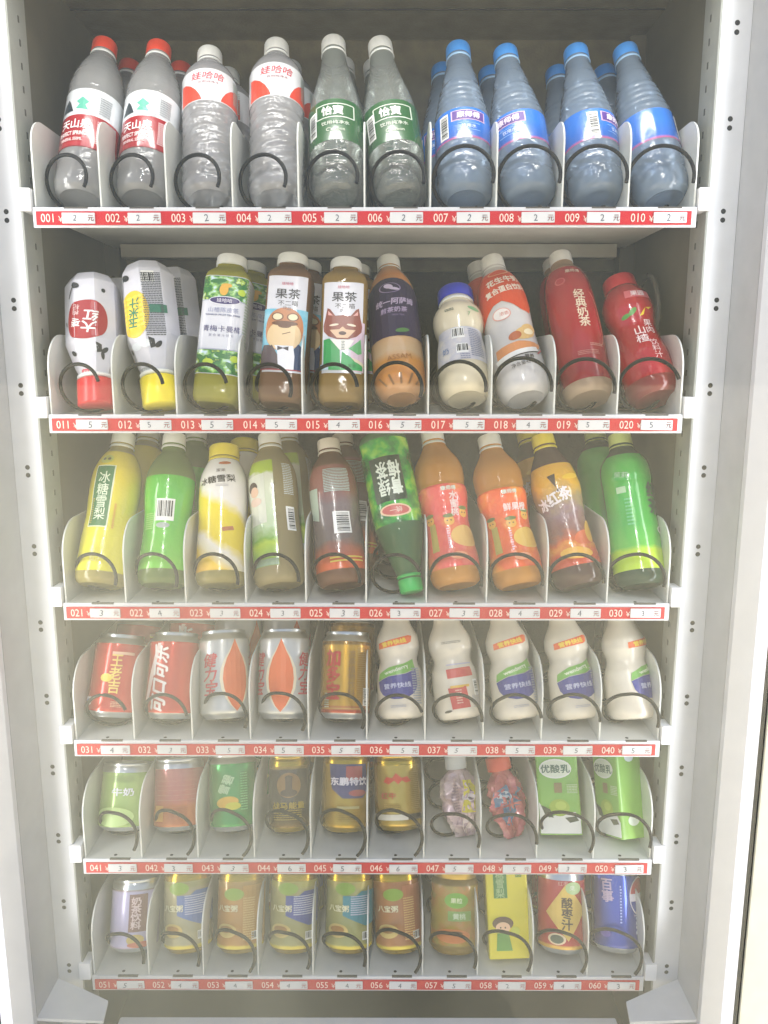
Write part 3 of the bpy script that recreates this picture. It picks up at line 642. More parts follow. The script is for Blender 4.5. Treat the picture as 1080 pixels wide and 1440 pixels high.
def orange_juice(L, kind):
    pr = [(0, 24), (3, 28), (9, 31), (18, 32.3), (36, 32), (60, 29.5), (84, 28), (104, 29.5), (120, 31.8), (130, 32), (134, 30), (142, 31.5), (158, 31.8), (172, 28), (184, 21), (194, 16), (200, 14.5), (220, 14)]
    w_ = film('peach_wrap' if kind == 0 else 'orange_wrap', [(.3, '#e2484a' if kind == 0 else '#e8541e'), (.5, '#e65e52' if kind == 0 else '#ec6424'), (.62, '#f08a52' if kind == 0 else '#f49a34'), (.72, '#f4c86a')], src='n', scale=2.2, rough=.16, crinkle=.55)
    s = tea_pet(L, pr, liq=drink('orange_drink', '#e29c3a', see=.12), z0=20, z1=132, wrap=w_, name='juice_bottle')
    s.txt('康师傅', 5, 125, 6.5, '#dfe6d8', bold=.03, name='small_lettering')
    s.txt('水蜜桃' if kind == 0 else '鲜果橙', 9, 104, 11.5, '#f4dcd8', bold=.03, vertical=kind == 0, wide=.9)
    for x, z in ((-22, 86), (0, 82), (18, 92)): s.shp([ell(x, z, 5.5, 6.5)], '#e8b04a', name='cartoon_face'); s.shp([ell(x, z + 6.5, 6, 2.6)], '#6d7a3c', name='cartoon_hair', off=.95); s.shp([ell(x - 2, z, .9, .9), ell(x + 2, z, .9, .9)], '#4a3020', name='cartoon_eye', off=1.0)
    s.shp([rect(-19, 62, 8, 38, rot=3)], '#b3a552', name='olive_ribbon'); s.shp([ell(16, 60, 17, 15)], '#ecc25a' if kind else '#e9bc6a', name='fruit_picture'); s.lines(-4, 58, 3.5, 26, '#f0d0e0', row=3.2)
    s.shp([ell(4, 34, 8, 5)], '#f2a07a', name='fruit_picture')
    return s
def iced_tea(L):
    s = tea_pet(L, [(0, 24), (3, 28), (9, 31), (18, 32.3), (40, 31.5), (64, 28.5), (90, 27.5), (112, 29.5), (134, 31.5), (150, 30.5), (170, 26), (184, 20), (194, 15.5), (200, 14.5), (220, 14)], liq=drink('dark_iced_tea', '#5c3a34', see=.1), z0=24, z1=168, capn='yellow_cap', cap='#e0cc30',
                wrap=film('flame_wrap', [(0, '#c8401c'), (34, '#d2481c'), (50, '#e8902a'), (60, '#c85a28'), (72, '#8a5a50'), (98, '#8a6c72'), (116, '#a08a60'), (140, '#e0a820'), (250, '#d8a018')], rough=.14, warp=.6, scale=4, crinkle=.7))
    s.txt('冰红茶', -14, 118, 19, '#e6dde0', bold=.05, rot=18, wide=.8); s.shp([ell(12, 60, 13, 10, rot=20)], '#d8622a', name='lemon_picture'); s.shp([ell(20, 68, 6, 16, rot=-10)], '#e0ae3c', name='lemon_picture', off=.9)
    s.shp([[(-12, 150), (-6, 132), (-4, 152)], ell(-4, 128, 2, 2)], '#40281c', name='exclamation_mark', off=1.1); s.shp([ell(-2, 40, 16, 8, rot=-12)], '#f0b43c', name='flame_print', off=.85); s.shp([ell(12, 146, 10, 4, rot=10)], '#e8bc20', name='flame_print', off=.85)
    return s
def green_tea(L):
    s = tea_pet(L, [(0, 24), (3, 28), (9, 31), (18, 32.3), (60, 32), (110, 31), (140, 31.5), (144, 31), (148, 32), (170, 31), (182, 26), (192, 18), (200, 15), (220, 14)], liq=drink('dark_green_bottle', '#2d4f36', see=.2), z0=18, z1=182, capn='pale_lime_cap', cap='#c3d27a',
                wrap=film('grass_green_wrap', [(0, '#b9d820'), (44, '#b4d620'), (50, '#58b83a'), (80, '#35a838'), (250, '#34a63c')], rough=.18, warp=.1, crinkle=.25))
    s.txt('茉莉', -16, 150, 9, '#9cc8a0', bold=.02, rot=-10, name='small_lettering'); s.txt('绿茶', 25, 116, 24, '#1e4a34', bold=.06, vertical=True); s.shp([rect(-14, 129, 9, 9)], '#a9cba6', name='small_stamp'); s.lines(-12, 96, 8, 38, '#58b87a', row=5)
    s.shp([ell(24, 72, 6, 6)], '#d3e0d4', name='round_seal'); s.shp([ell(24, 72, 4.5, 4.5)], '#1e4a34', name='round_seal', off=.95)
    return s
# ---- cans
def can(L, name, wrap, r=33, slim=False, gold=False, z0=8, z1=None, rings=0):
    H = 120.0; r_ = r
    pr = [(0, r_ * .78), (1.2, r_ * .8), (6, r_ * .93), (9.5, r_), (104, r_)]
    if rings: pr += [(106, r_ * .985), (108, r_), (110, r_ * .98), (112, r_ * .99), (115, r_ * .95)]
    else: pr += [(109, r_ * .96), (114, r_ * .86)]
    pr += [(116, r_ * .84 if not rings else r_ * .95), (117.5, r_ * .86 if not rings else r_ * .97), (120, r_ * .85 if not rings else r_ * .96)]
    B = Body(pr, L); s = Item(name, B); m = mat('gold_can_metal', '#c9a63c', rough=.25, metal=1, mott=.02) if gold else mat('can_aluminium', '#cfd2d2', rough=.28, metal=1, mott=.02)
    s.body(0, 120, m, name='can_shell', closed=(True, False))
    bm = bmesh.new(); rr = B.wd(118)[0] - 1.2
    rings_ = [(rr, 118.2), (rr - 1, 114), (rr - 4, 113.2), (2, 113.2)]; prev = None
    for q, z in rings_:
        row = [bm.verts.new((q * math.sin(a * math.pi / 16) * .001, -q * math.cos(a * math.pi / 16) * .001, z * B.k * .001)) for a in range(32)]
        if prev:
            for i in range(32): bm.faces.new((prev[i], prev[(i + 1) % 32], row[(i + 1) % 32], row[i]))
        prev = row
    bm.faces.new(prev); obj('can_lid', bm, s.root, m, smooth=True, angle=40)
    bm = bmesh.new(); 
    for f in (ell(0, -6, 6.5, 10, n=18),): poly(bm, f)
    bmesh.ops.translate(bm, verts=bm.verts, vec=(0, 0, 0))
    for v in bm.verts: v.co = Vector((v.co.x * .001, v.co.y * .001, (113.2 * B.k + 1.4) * .001))
    g = bmesh.ops.extrude_face_region(bm, geom=bm.faces[:]); bmesh.ops.translate(bm, verts=[v for v in g['geom'] if isinstance(v, bmesh.types.BMVert)], vec=(0, 0, .001))
    obj('ring_pull', bm, s.root, m)
    s.wrap(z0, z1 or (106 if not rings else 104), wrap, name='printed_sleeve', off=.25)
    return s
def gloss(name, col, metal=.35): return film(name, [(0, col), (250, col)], rough=.22, metal=metal, crinkle=0)
def can_herbal(L):
    s = can(L, 'herbal_tea_can', gloss('red_can_paint', '#c8281e'))
    s.txt('王老吉', 8, 62, 20, '#e8cf6a', vertical=True, bold=.02, wide=.8); s.shp([ell(-2, 56, 6, 6)], '#d8c23c', name='round_seal'); s.shp([rect(12, 92, 22, 4)], '#e0b8a0', name='small_banner'); s.shp([rect(-22, 22, 10, 11)], '#e6e6ee', name='white_badge')
    s.shp([ell(-22, 22, 3, 3)], '#5a86c8', name='white_badge_mark', off=.95); s.lines(14, 18, 14, 8, '#e0b090'); return s
def can_cola(L):
    s = can(L, 'cola_can', gloss('bright_red_paint', '#d4301e'))
    s.txt('可口可乐', -9, 56, 22, '#f4eeee', bold=.045, rot=90, shear=.35, wide=1.05); s.shp([[(-26, 14), (-21, 12), (-14, 60), (-8, 104), (-12, 104), (-20, 60)]], '#f0d8d4', name='white_ribbon'); return s
def can_honey(L, spin=0):
    s = can(L, 'soft_drink_can', film('silver_paint', [(0, '#c6c8c8'), (250, '#cccdcb')], rough=.3, metal=.35, crinkle=0))
    fl = [(0, 8)] + [(13 * math.sin(math.pi * t) ** .8, 8 + 90 * t) for t in (.1, .2, .35, .5, .65, .8, .9)] + [(0, 106)] + [(-13 * math.sin(math.pi * t) ** .8, 8 + 90 * t) for t in (.9, .8, .65, .5, .35, .2, .1)]
    fl = [(x, max(9, z)) for x, z in fl]
    s.shp([[(x * 1.25, z) for x, z in fl]], '#ece2c8', name='flame_edge', phi=spin); s.shp([fl], '#e2662a', name='orange_flame', phi=spin, off=.95)
    s.txt('健力宝', 0, 60, 20, '#c43a4c', vertical=True, bold=.03, shear=.2, phi=spin + 58); s.txt('健力宝', 0, 60, 20, '#c43a4c', vertical=True, bold=.03, shear=.2, phi=spin - 58)
    s.lines(0, 24, 12, 16, '#b8a8a0', phi=spin + 90); return s
def can_gold_herbal(L):
    s = can(L, 'herbal_tea_can', film('gold_paint', [(0, '#a8741a'), (12, '#b4281c'), (14, '#e0c060'), (16, '#b4281c'), (18, '#d09c1c'), (100, '#d4a01e'), (102, '#8a6414'), (250, '#8a6414')], rough=.25, metal=.6, crinkle=0))
    s.txt('加多宝', -16, 60, 24, '#b3141c', vertical=True, bold=.05, wide=.9); s.txt('凉茶植物饮料', 9, 62, 11, '#6e4a14', vertical=True, bold=.01, wide=.9, name='small_lettering')
    s.lines(22, 62, 12, 70, '#8a6a20', row=3); s.barcode(32, 30, 12, 24, vert=True); s.lines(-24, 24, 8, 20, '#b0b8a8', row=3); return s
def can_milk_green(L):
    s = can(L, 'milk_drink_can', gloss('pale_green_paint', '#93b45c', .2), rings=1)
    s.txt('牛奶', 6, 70, 15, '#e8e8f4', bold=.03); s.lines(4, 92, 28, 10, '#6f8a48', row=3); s.shp([ell(-4, 26, 22, 17)], '#b3cf86', name='pale_circle'); return s
def can_pink(L):
    s = can(L, 'fruit_drink_can', film('pink_stripe_paint', [(0, '#c46a34'), (40, '#cc7234'), (52, '#c4605c'), (104, '#c87878'), (250, '#b46a60')], rough=.25, metal=.3, warp=.2, crinkle=0), rings=1)
    for z in range(52, 104, 8): s.shp([rect(4, z, 44, 1.4)], '#a45850', name='thin_stripe')
    s.shp([rect(-16, 30, 12, 26)], '#d8a24a', name='gold_panel'); s.lines(8, 30, 24, 20, '#a8583a', row=3.4); return s
def can_green(L):
    s = can(L, 'soft_drink_can', gloss('lime_green_paint', '#12a044', .5))
    s.shp([ell(-2, 46, 12, 9, rot=15)], '#e8b82c', name='lemon_mark'); s.shp([ell(4, 40, 8, 6)], '#d8d43a', name='lemon_mark', off=.9); s.txt('雪碧', -4, 74, 16, '#bfe0b8', bold=.03, rot=70); s.lines(20, 60, 10, 60, '#6cc07c', row=4); return s
def can_black(L):
    s = can(L, 'energy_drink_can', film('black_gold_paint', [(0, '#8a6a1c'), (10, '#7c5e18'), (30, '#3a3018'), (60, '#26242a'), (98, '#26242a'), (101, '#a8861e'), (250, '#a8861e')], rough=.25, metal=.5, crinkle=0), r=28, gold=True, rings=1)
    s.shp([ell(2, 74, 13, 20)], '#8a6434', name='oval_picture'); s.shp([ell(2, 86, 4, 4), rect(2, 74, 7, 20), ell(2, 62, 9, 6)], '#3a2620', name='figure_mark', off=.95)
    s.txt('战马能量', 2, 42, 11.5, '#b39a2c', bold=.03); s.lines(0, 26, 40, 16, '#9a8428', row=3.4); return s
def can_gold_blue(L):
    s = can(L, 'energy_drink_can', film('bright_gold_paint', [(0, '#c49c18'), (250, '#d0aa1c')], rough=.2, metal=.65, crinkle=0), gold=True, rings=1)
    s.shp([[(-18, 104), (24, 104), (28, 64), (20, 52), (-2, 52), (-14, 66)]], '#2b3070', name='blue_panel'); s.shp([rect(10, 90, 18, 22)], '#a04048', name='red_panel', off=.95); s.txt('东鹏特饮', 6, 78, 13, '#e0dce8', bold=.04, off=1.2)
    s.shp([ell(14, 60, 10, 5)], '#a04048', name='red_panel', off=.95); s.shp([rect(4, 38, 24, 4)], '#b0a878', name='small_banner'); s.lines(6, 22, 30, 12, '#8a6c14', row=3); return s
def can_gold_red(L):
    s = can(L, 'energy_drink_can', film('pale_gold_paint', [(0, '#c8a63a'), (250, '#d2b244')], rough=.2, metal=.65, crinkle=0), gold=True, rings=1)
    bull = [(-16, 78), (-12, 86), (-6, 84), (-2, 92), (4, 84), (10, 86), (14, 78), (8, 76), (4, 80), (0, 74), (-4, 80), (-10, 74)]
    s.shp([bull], '#c83a22', name='red_mark'); s.shp([rect(0, 22, 70, 9)], '#e0dcd0', name='pale_band'); s.shp([rect(22, 22, 26, 9)], '#2e2c2a', name='dark_band', off=.95)
    s.txt('红牛', -14, 56, 11, '#b02a20', bold=.03); s.lines(24, 62, 14, 60, '#8a7228', row=3); s.lines(-10, 36, 22, 12, '#a08430', row=3); return s
def can_lilac(L):
    s = can(L, 'milk_tea_can', film('lilac_paint', [(0, '#c08a84'), (12, '#b4aed0'), (100, '#b9b2d6'), (104, '#8f7d62'), (250, '#8f7d62')], rough=.3, metal=.15, crinkle=0), rings=1)
    s.shp([rect(10, 66, 19, 62)], '#7d5a56', name='brown_plaque'); s.txt('奶茶饮料', 10, 66, 14, '#d8c2c4', vertical=True, bold=.03, off=.95); s.shp([ell(8, 22, 9, 9)], '#c4ad60', name='cup_picture'); s.shp([ell(14, 14, 14, 5)], '#c06a50', name='cup_picture', off=.9); return s
def can_porridge(L, kind):
    base = [('#b4ac86', '#5f76ae', '#a8a468'), ('#c08a3a', '#b98a34', '#b08c44'), ('#a9a468', '#3e4f9a', '#b0ac58'), ('#a9a868', '#3f8a98', '#b8ad62'), ('#b07844', '#a8683c', '#a87038')][kind]
    s = can(L, 'porridge_can', film('porridge_paint_%d' % kind, [(0, '#dcc83a'), (12, '#dcc83a'), (14, base[0]), (46, base[0]), (52, base[0]), (92, base[0]), (97, base[2]), (250, base[2])], rough=.25, metal=.2, warp=.05, crinkle=0), gold=True, rings=1)
    if kind in (0, 2, 3): s.shp([[(-6, 84), (8, 84), (14, 90), (44, 90), (44, 44), (20, 40), (-6, 56)]], base[1], name='blue_panel'); s.lines(18, 70, 30, 26, '#c3c8dc', row=3.2)
    else: s.shp([[(6, 98), (40, 98), (40, 20), (6, 20)]], base[1], name='side_panel'); s.lines(16, 50, 16, 60, '#d8b878', row=3.4)
    s.shp([ell(-4, 94 if kind in (0, 2, 3) else 86, 11, 9)], '#86a838', name='green_circle', off=.95); s.shp([ell(-12, 34, 12, 10)], '#d4bc72', name='bowl_picture'); s.shp([ell(-12, 36, 8, 5)], '#a87a3a', name='bowl_picture', off=.95)
    s.txt('八宝粥', -14, 66, 10, '#e8e4c0', bold=.03, vertical=False, off=1.1); s.barcode(26, 26, 12, 12); return s
def jar_fruit(L):
    B = Body([(0, 26), (3, 30), (9, 32.5), (14, 33), (96, 33), (104, 31), (108, 29), (112, 28), (120, 28)], L)
    s = Item('porridge_jar', B); s.body(0, 108, drink('fruit_porridge', '#9a8038', see=.08)); s.wrap(14, 98, film('fruit_print', [(.3, '#8f7c2c'), (.45, '#a08a2c'), (.58, '#b47a30'), (.7, '#6f8a30')], src='n', scale=3, rough=.2, crinkle=.1))
    s.shp([ell(0, 78, 13, 11)], '#6ba82c', name='green_circle'); s.txt('果粒', 0, 78, 8, '#dfe8c0', bold=.03); s.shp([rect(4, 56, 26, 14)], '#7aa050', name='green_panel'); s.txt('黄桃', 4, 56, 9, '#d8e6c8', bold=.02)
    s.shp([ell(-4, 28, 20, 10)], '#c8783a', name='fruit_picture'); s.shp([ell(0, 32, 7, 3.4)], '#6a4424', name='fruit_picture', off=.95)
    cap_part(B, 106, 120, 30, mat('gold_lid', '#b99a3c', rough=.3, metal=.7), s.root, name='lid'); return s
def can_sour(L):
    s = can(L, 'juice_can', film('coral_red_paint', [(0, '#e0b040'), (12, '#e0b040'), (14, '#bd2a2a'), (250, '#c03030')], rough=.25, metal=.2, crinkle=0), rings=1)
    s.shp([[(0, 100), (23, 62), (2, 20), (-22, 58)]], '#d9b85a', name='gold_diamond'); s.txt('酸枣汁', 1, 58, 16, '#3a2418', vertical=True, bold=.03); s.shp([ell(8, 94, 9, 9)], '#a8c48e', name='green_circle', off=.95); s.txt('果', 8, 94, 8, '#e6eedc', off=1.2, name='small_lettering')
    s.shp([ell(-10, 22, 9.5, 8)], '#e8d2b0', name='round_seal', off=.9); s.shp([ell(-10, 22, 7, 6)], '#4c5a48', name='round_seal', off=1.05); s.txt('红枣', -4, 106 - 6, 7, '#e0a8a0', name='small_lettering'); return s
def can_blue(L):
    s = can(L, 'cola_can', film('cobalt_paint', [(0, '#1a3aa4'), (70, '#1f48b8'), (250, '#2a62c4')], rough=.2, metal=.5, crinkle=0))
    g = 22
    s.shp([ell(g, 78, 14, 26, n=30)], '#e8e4ee', name='globe_white'); s.shp([ell(g, 78, 13, 24.6, n=30, a0=8, a1=172)], '#b83a4c', name='globe_red', off=.95); s.shp([ell(g, 78, 13, 24.6, n=30, a0=196, a1=344)], '#243c9c', name='globe_blue', off=.95)
    s.txt('百事', -20, 84, 17, '#c8b4d0', vertical=True, bold=.03, rot=4); s.txt('pepsi', 24, 40, 13, '#c8d0ea', rot=90, bold=.03); s.lines(-2, 66, 2.6, 50, '#a8b8e4', row=4); s.shp([ell(-18, 26, 6, 5)], '#5a4ab0', name='small_mark'); return s
# ---- milk bottles of row four
def nutri_milk(L, kind=0, spin=0):
    B = Body([(0, 22), (2, 26), (7, 29.5), (16, 31), (56, 30.5), (78, 29), (86, 26.5), (96, 24.8), (104, 26), (116, 28.6), (130, 28.2), (146, 23), (158, 18.5), (172, 16.5), (178, 16), (196, 15)], L)
    s = Item('milk_bottle', B); s.body(0, 182, mat('ivory_milk_bottle', '#ddd5c6', rough=.25, coat=.4))
    if kind == 0:
        s.shp([[(-21, 62), (-20, 74), (-8, 84), (8, 89), (20, 96), (20, 80), (8, 73), (-8, 70)]], '#6fae4a', name='green_swoosh', phi=spin)
        s.shp([[(-21, 61), (-8, 69), (8, 72), (20, 79)] + [(20 * math.cos(R(a)), 55 + 23 * math.sin(R(a))) for a in range(0, -181, -20)]], '#2a2f8c', name='blue_badge', phi=spin, off=.85)
        s.txt('wenderry', 0, 79, 8.6, '#eaf2dc', bold=.03, rot=20, phi=spin, off=1.0); s.txt('营养快线', 0, 54, 9.2, '#c8cce8', bold=.02, phi=spin, off=1.1, rot=4)
        s.shp([[(-18, 114), (-18, 124), (16, 135), (20, 134), (18, 124), (14, 121)]], '#e8662a', name='orange_ribbon', phi=spin - 4); s.txt('营养快线', 0, 124, 8.4, '#f4d23c', bold=.05, rot=12, phi=spin - 4, off=1.05)
        s.lines(27, 50, 14, 60, '#98a0b0', row=4, phi=spin); s.lines(0, 20, 20, 4, '#a8a8b4', phi=spin)
    else:
        s.shp([rect(6, 88, 30, 2)], '#b4b0cc', name='lilac_line'); s.shp([rect(4, 74, 26, 15, rot=3)], '#c83a3c', name='red_panel'); s.shp([rect(2, 52, 18, 4)], '#e0b43c', name='yellow_panel'); s.shp([rect(0, 34, 17, 34, rot=3)], '#c23034', name='red_panel')
        s.lines(0, 34, 8, 24, '#e0a8a0', row=4, off=1.0); s.barcode(26, 48, 8, 26, vert=True); s.lines(24, 26, 14, 18, '#a0a0a8'); s.lines(0, 124, 26, 2.4, '#8c8880'); s.shp([ell(-12, 14, 4, 2, rot=15)], '#2c2a28', name='dark_spot')
    cap_part(B, 178, 196, 16.5, mat('orange_screw_cap', '#d87a3a', rough=.4), s.root)
    return s
# ---- pouches and cartons
def pouch(L, kind):
    B = Body([(0, 13, 3), (4, 15, 6), (24, 20, 15), (60, 27, 18), (92, 25, 16), (110, 17, 11), (118, 9, 8), (122, 8, 8), (140, 8, 8)], L, n=2.3)
    if kind: B.p = [(0, 12, 3), (5, 15, 6), (26, 19, 11), (46, 28, 9), (66, 27, 12), (92, 22, 13), (110, 15, 10), (118, 9, 8), (122, 8, 8), (140, 8, 8)]
    B.crumple = 5.0; B.seed = 3 * kind
    s = Item('drink_pouch', B); col = [[(.3, '#b09aa6'), (.5, '#cbb0b4'), (.65, '#dcc8c0')], [(.3, '#a83e48'), (.5, '#c4606a'), (.66, '#d88a84')]][kind]
    s.body(0, 118, film('pouch_foil_%d' % kind, col, src='n', scale=3, rough=.25, metal=.2, crinkle=.8), name='pouch', seg=72, step=2.5)
    if kind == 0:
        s.shp([[(-4, 44), (14, 40), (20, 66), (12, 96), (2, 98), (0, 70)]], '#d8cc30', name='yellow_figure'); s.shp([ell(4, 68, 6, 7)], '#ded4d8', name='round_eye', off=.9); s.shp([ell(5, 66, 2, 2.4)], '#5a5058', name='pupil', off=1.1); s.shp([[(-6, 6), (8, 4), (12, 34), (-4, 36)]], '#e2d0cc', name='pale_panel', off=.9); s.lines(-16, 66, 12, 50, '#8a7080', row=5)
        cap_part(B, 117, 141, 15, mat('white_cap', '#dbdcd9', rough=.4), s.root)
    else:
        s.shp([[(-16, 58), (-14, 84), (-2, 92), (12, 82), (12, 58)]], '#3f6a94', name='blue_figure'); s.shp([ell(-6, 72, 7, 10)], '#b8c6d4', name='round_eye', off=.9); s.shp([ell(-4, 68, 2.2, 3)], '#26384c', name='pupil', off=1.1)
        s.shp([[(-14, 30), (-12, 54), (14, 54), (0, 40), (-2, 22), (-10, 24)]], '#3c6690', name='blue_figure'); s.shp([[(14, 44), (22, 60), (18, 86), (10, 76)]], '#8a2c38', name='dark_red_patch')
        cap_part(B, 117, 141, 17, mat('orange_red_cap', '#e0452c', rough=.35), s.root)
    return s
def carton(L, kind, wd_=31, dp=20, H=128):
    B = Body([(0, wd_, dp), (H, wd_, dp)], L, n=16)
    if kind == 'green':
        s = Item('milk_carton', B); s.body(0, H, film('carton_green', [(0, '#86bc44'), (140, '#6fb03c'), (250, '#6fb03c')], rough=.35, crinkle=0), name='carton')
        s.shp([[(-27, 2), (27, 2), (27, 22), (20, 32), (12, 26), (0, 30), (-14, 24), (-22, 40), (-27, 46)]], '#e9ebe8', name='white_splash'); s.shp([ell(0, 38, 13, 12)], '#9ab83c', name='fruit_picture', off=.9); s.shp([ell(2, 41, 7, 6)], '#b4cc58', name='fruit_picture', off=1.05); s.shp([[(-24, 42), (-12, 36), (-8, 24), (-18, 26)], [(6, 24), (20, 26), (24, 20), (12, 17)]], '#3c4a34', name='dark_leaf', off=1.0)
        s.shp([ell(-2, 93, 21, 14)], '#eef0ee', name='white_cloud', off=.9); s.shp([ell(-2, 93, 19.5, 12)], '#dfe8da', name='white_cloud', off=1.05); s.txt('优酸乳', -2, 93, 12.5, '#4a7064', bold=.03, off=1.3)
        s.shp([rect(0, 66, 10, 14)], '#8a7a4c', name='figure_mark', off=.9); s.lines(18, 64, 14, 12, '#c8dcae', off=1.0)
        s.shp([ell(0, 110, 5, 6)], '#cfe4f0', name='straw_hole', phi=math.degrees(math.pi / 2)); s.shp([ell(0, 24, 6, 7)], '#e4eee0', name='round_seal', phi=90)
    else:
        s = Item('juice_carton', B); s.body(0, H, film('carton_yellow', [(0, '#dcd01c'), (250, '#e0d41c')], rough=.35, crinkle=0), name='carton')
        s.shp([rect(-9, 112, 18, 46)], '#3f8440', name='green_panel'); s.txt('冰糖雪梨', -9, 118, 15, '#a8c890', vertical=True, bold=.02, off=1.0, wide=.8); s.txt('饮品', 16, 128, 9, '#4a8a3c', vertical=True, bold=.03)
        s.shp([ell(-8, 52, 14, 10)], '#5a4034', name='cartoon_hair', off=.9); s.shp([ell(-8, 46, 9.5, 8)], '#ecc4a4', name='cartoon_face', off=1.1); s.shp([[(-16, 38), (-1, 38), (3, 12), (-18, 12)]], '#5a9a3c', name='green_dress', off=.95)
        s.shp([ell(-11, 46, 1, 1.3), ell(-5, 46, 1, 1.3)], '#3a2820', name='cartoon_eye', off=1.3); s.shp([ell(8, 40, 6, 7)], '#c8d048', name='pear_picture', off=1.0)
    bm = bmesh.new()
    for sy in (-1, 1):
        box(bm, -wd_ * .001 * .98, wd_ * .001 * .98, sy * dp * .0009 - .0006, sy * dp * .0009 + .0006, L * .001, L * .001 + .0012)
    box(bm, -wd_ * .00098, wd_ * .00098, -.0012, .0012, L * .001, L * .001 + .004)
    obj('top_seam', bm, s.root, s.root.children[0].data.materials[0])
    return s
# ------------------------------------------------------------ the cabinet
STRIP_H = [-.1783, .0715, .3206, .5165, .6969, .8863]
STRIP_Z = [ZC - h * D for h in STRIP_H]
FLOOR = [z + .0105 for z in STRIP_Z]
X0, SP = -.368, .0736
BACK = .29
white_m = mat('white_powder_coat', '#c8cacf', rough=.55, spec=.2, bump=.05, bscale=600, mott=.03)
divider_m = mat('divider_sheet', '#d0d2ce', rough=.4, mott=.03)
steel_m = mat('galvanised_sheet', '#938d78', rough=.35, metal=.6, bump=.6, bscale=260, mott=.12)
dark_back = mat('textured_back_panel', '#24211e', rough=.35, metal=.4, bump=1.0, bscale=320, mott=.15)
side_m = mat('side_panel_paint', '#5e5b4e', rough=.45, bump=.08, bscale=500, mott=.06)
wire_m = mat('black_coated_wire', '#080807', rough=.5, spec=.25, mott=.05)
rubber_m = mat('black_gasket', '#08080a', rough=.8, spec=.2)
red_m = mat('red_strip_print', '#bb1c26', rough=.55, spec=.25, mott=.04)
card_m = mat('price_card_plastic', '#d0d0d3', rough=.6, spec=.15, mott=.03)
hole_m = mat('dark_hole', '#161618', rough=.8)
slot_m = mat('notch_shadow_gap', '#4a4844', rough=.7)
V = empty('vending_machine', (0, 0, 0), 'white glass-front vending machine with six trays of bottled and canned drinks', 'vending machine')
def bo(name, m, dims, bev=0, parent=None): return boxobj(name, parent or V, m, dims, bev)
bo('back_panel', dark_back, (-.40, .40, BACK, BACK + .02, .30, ZC + .14))
bo('upper_back_panel', mat('upper_panel_paint', '#6a6550', rough=.35, metal=.1, bump=.6, bscale=300, mott=.2), (-.40, .40, BACK, BACK + .02, ZC + .1405, ZC + .47))
bo('ceiling_panel', steel_m, (-.40, .40, .0, BACK, ZC + .455, ZC + .47))
bo('floor_panel', mat('lower_panel_paint', '#3e4032', rough=.5), (-.384, .384, .0, BACK, .36, .372))
bm = bmesh.new()
for y in (.10, .19): box(bm, -.4, .4, y, y + .0015, ZC + .4535, ZC + .455)
obj('ceiling_seam', bm, V, hole_m)
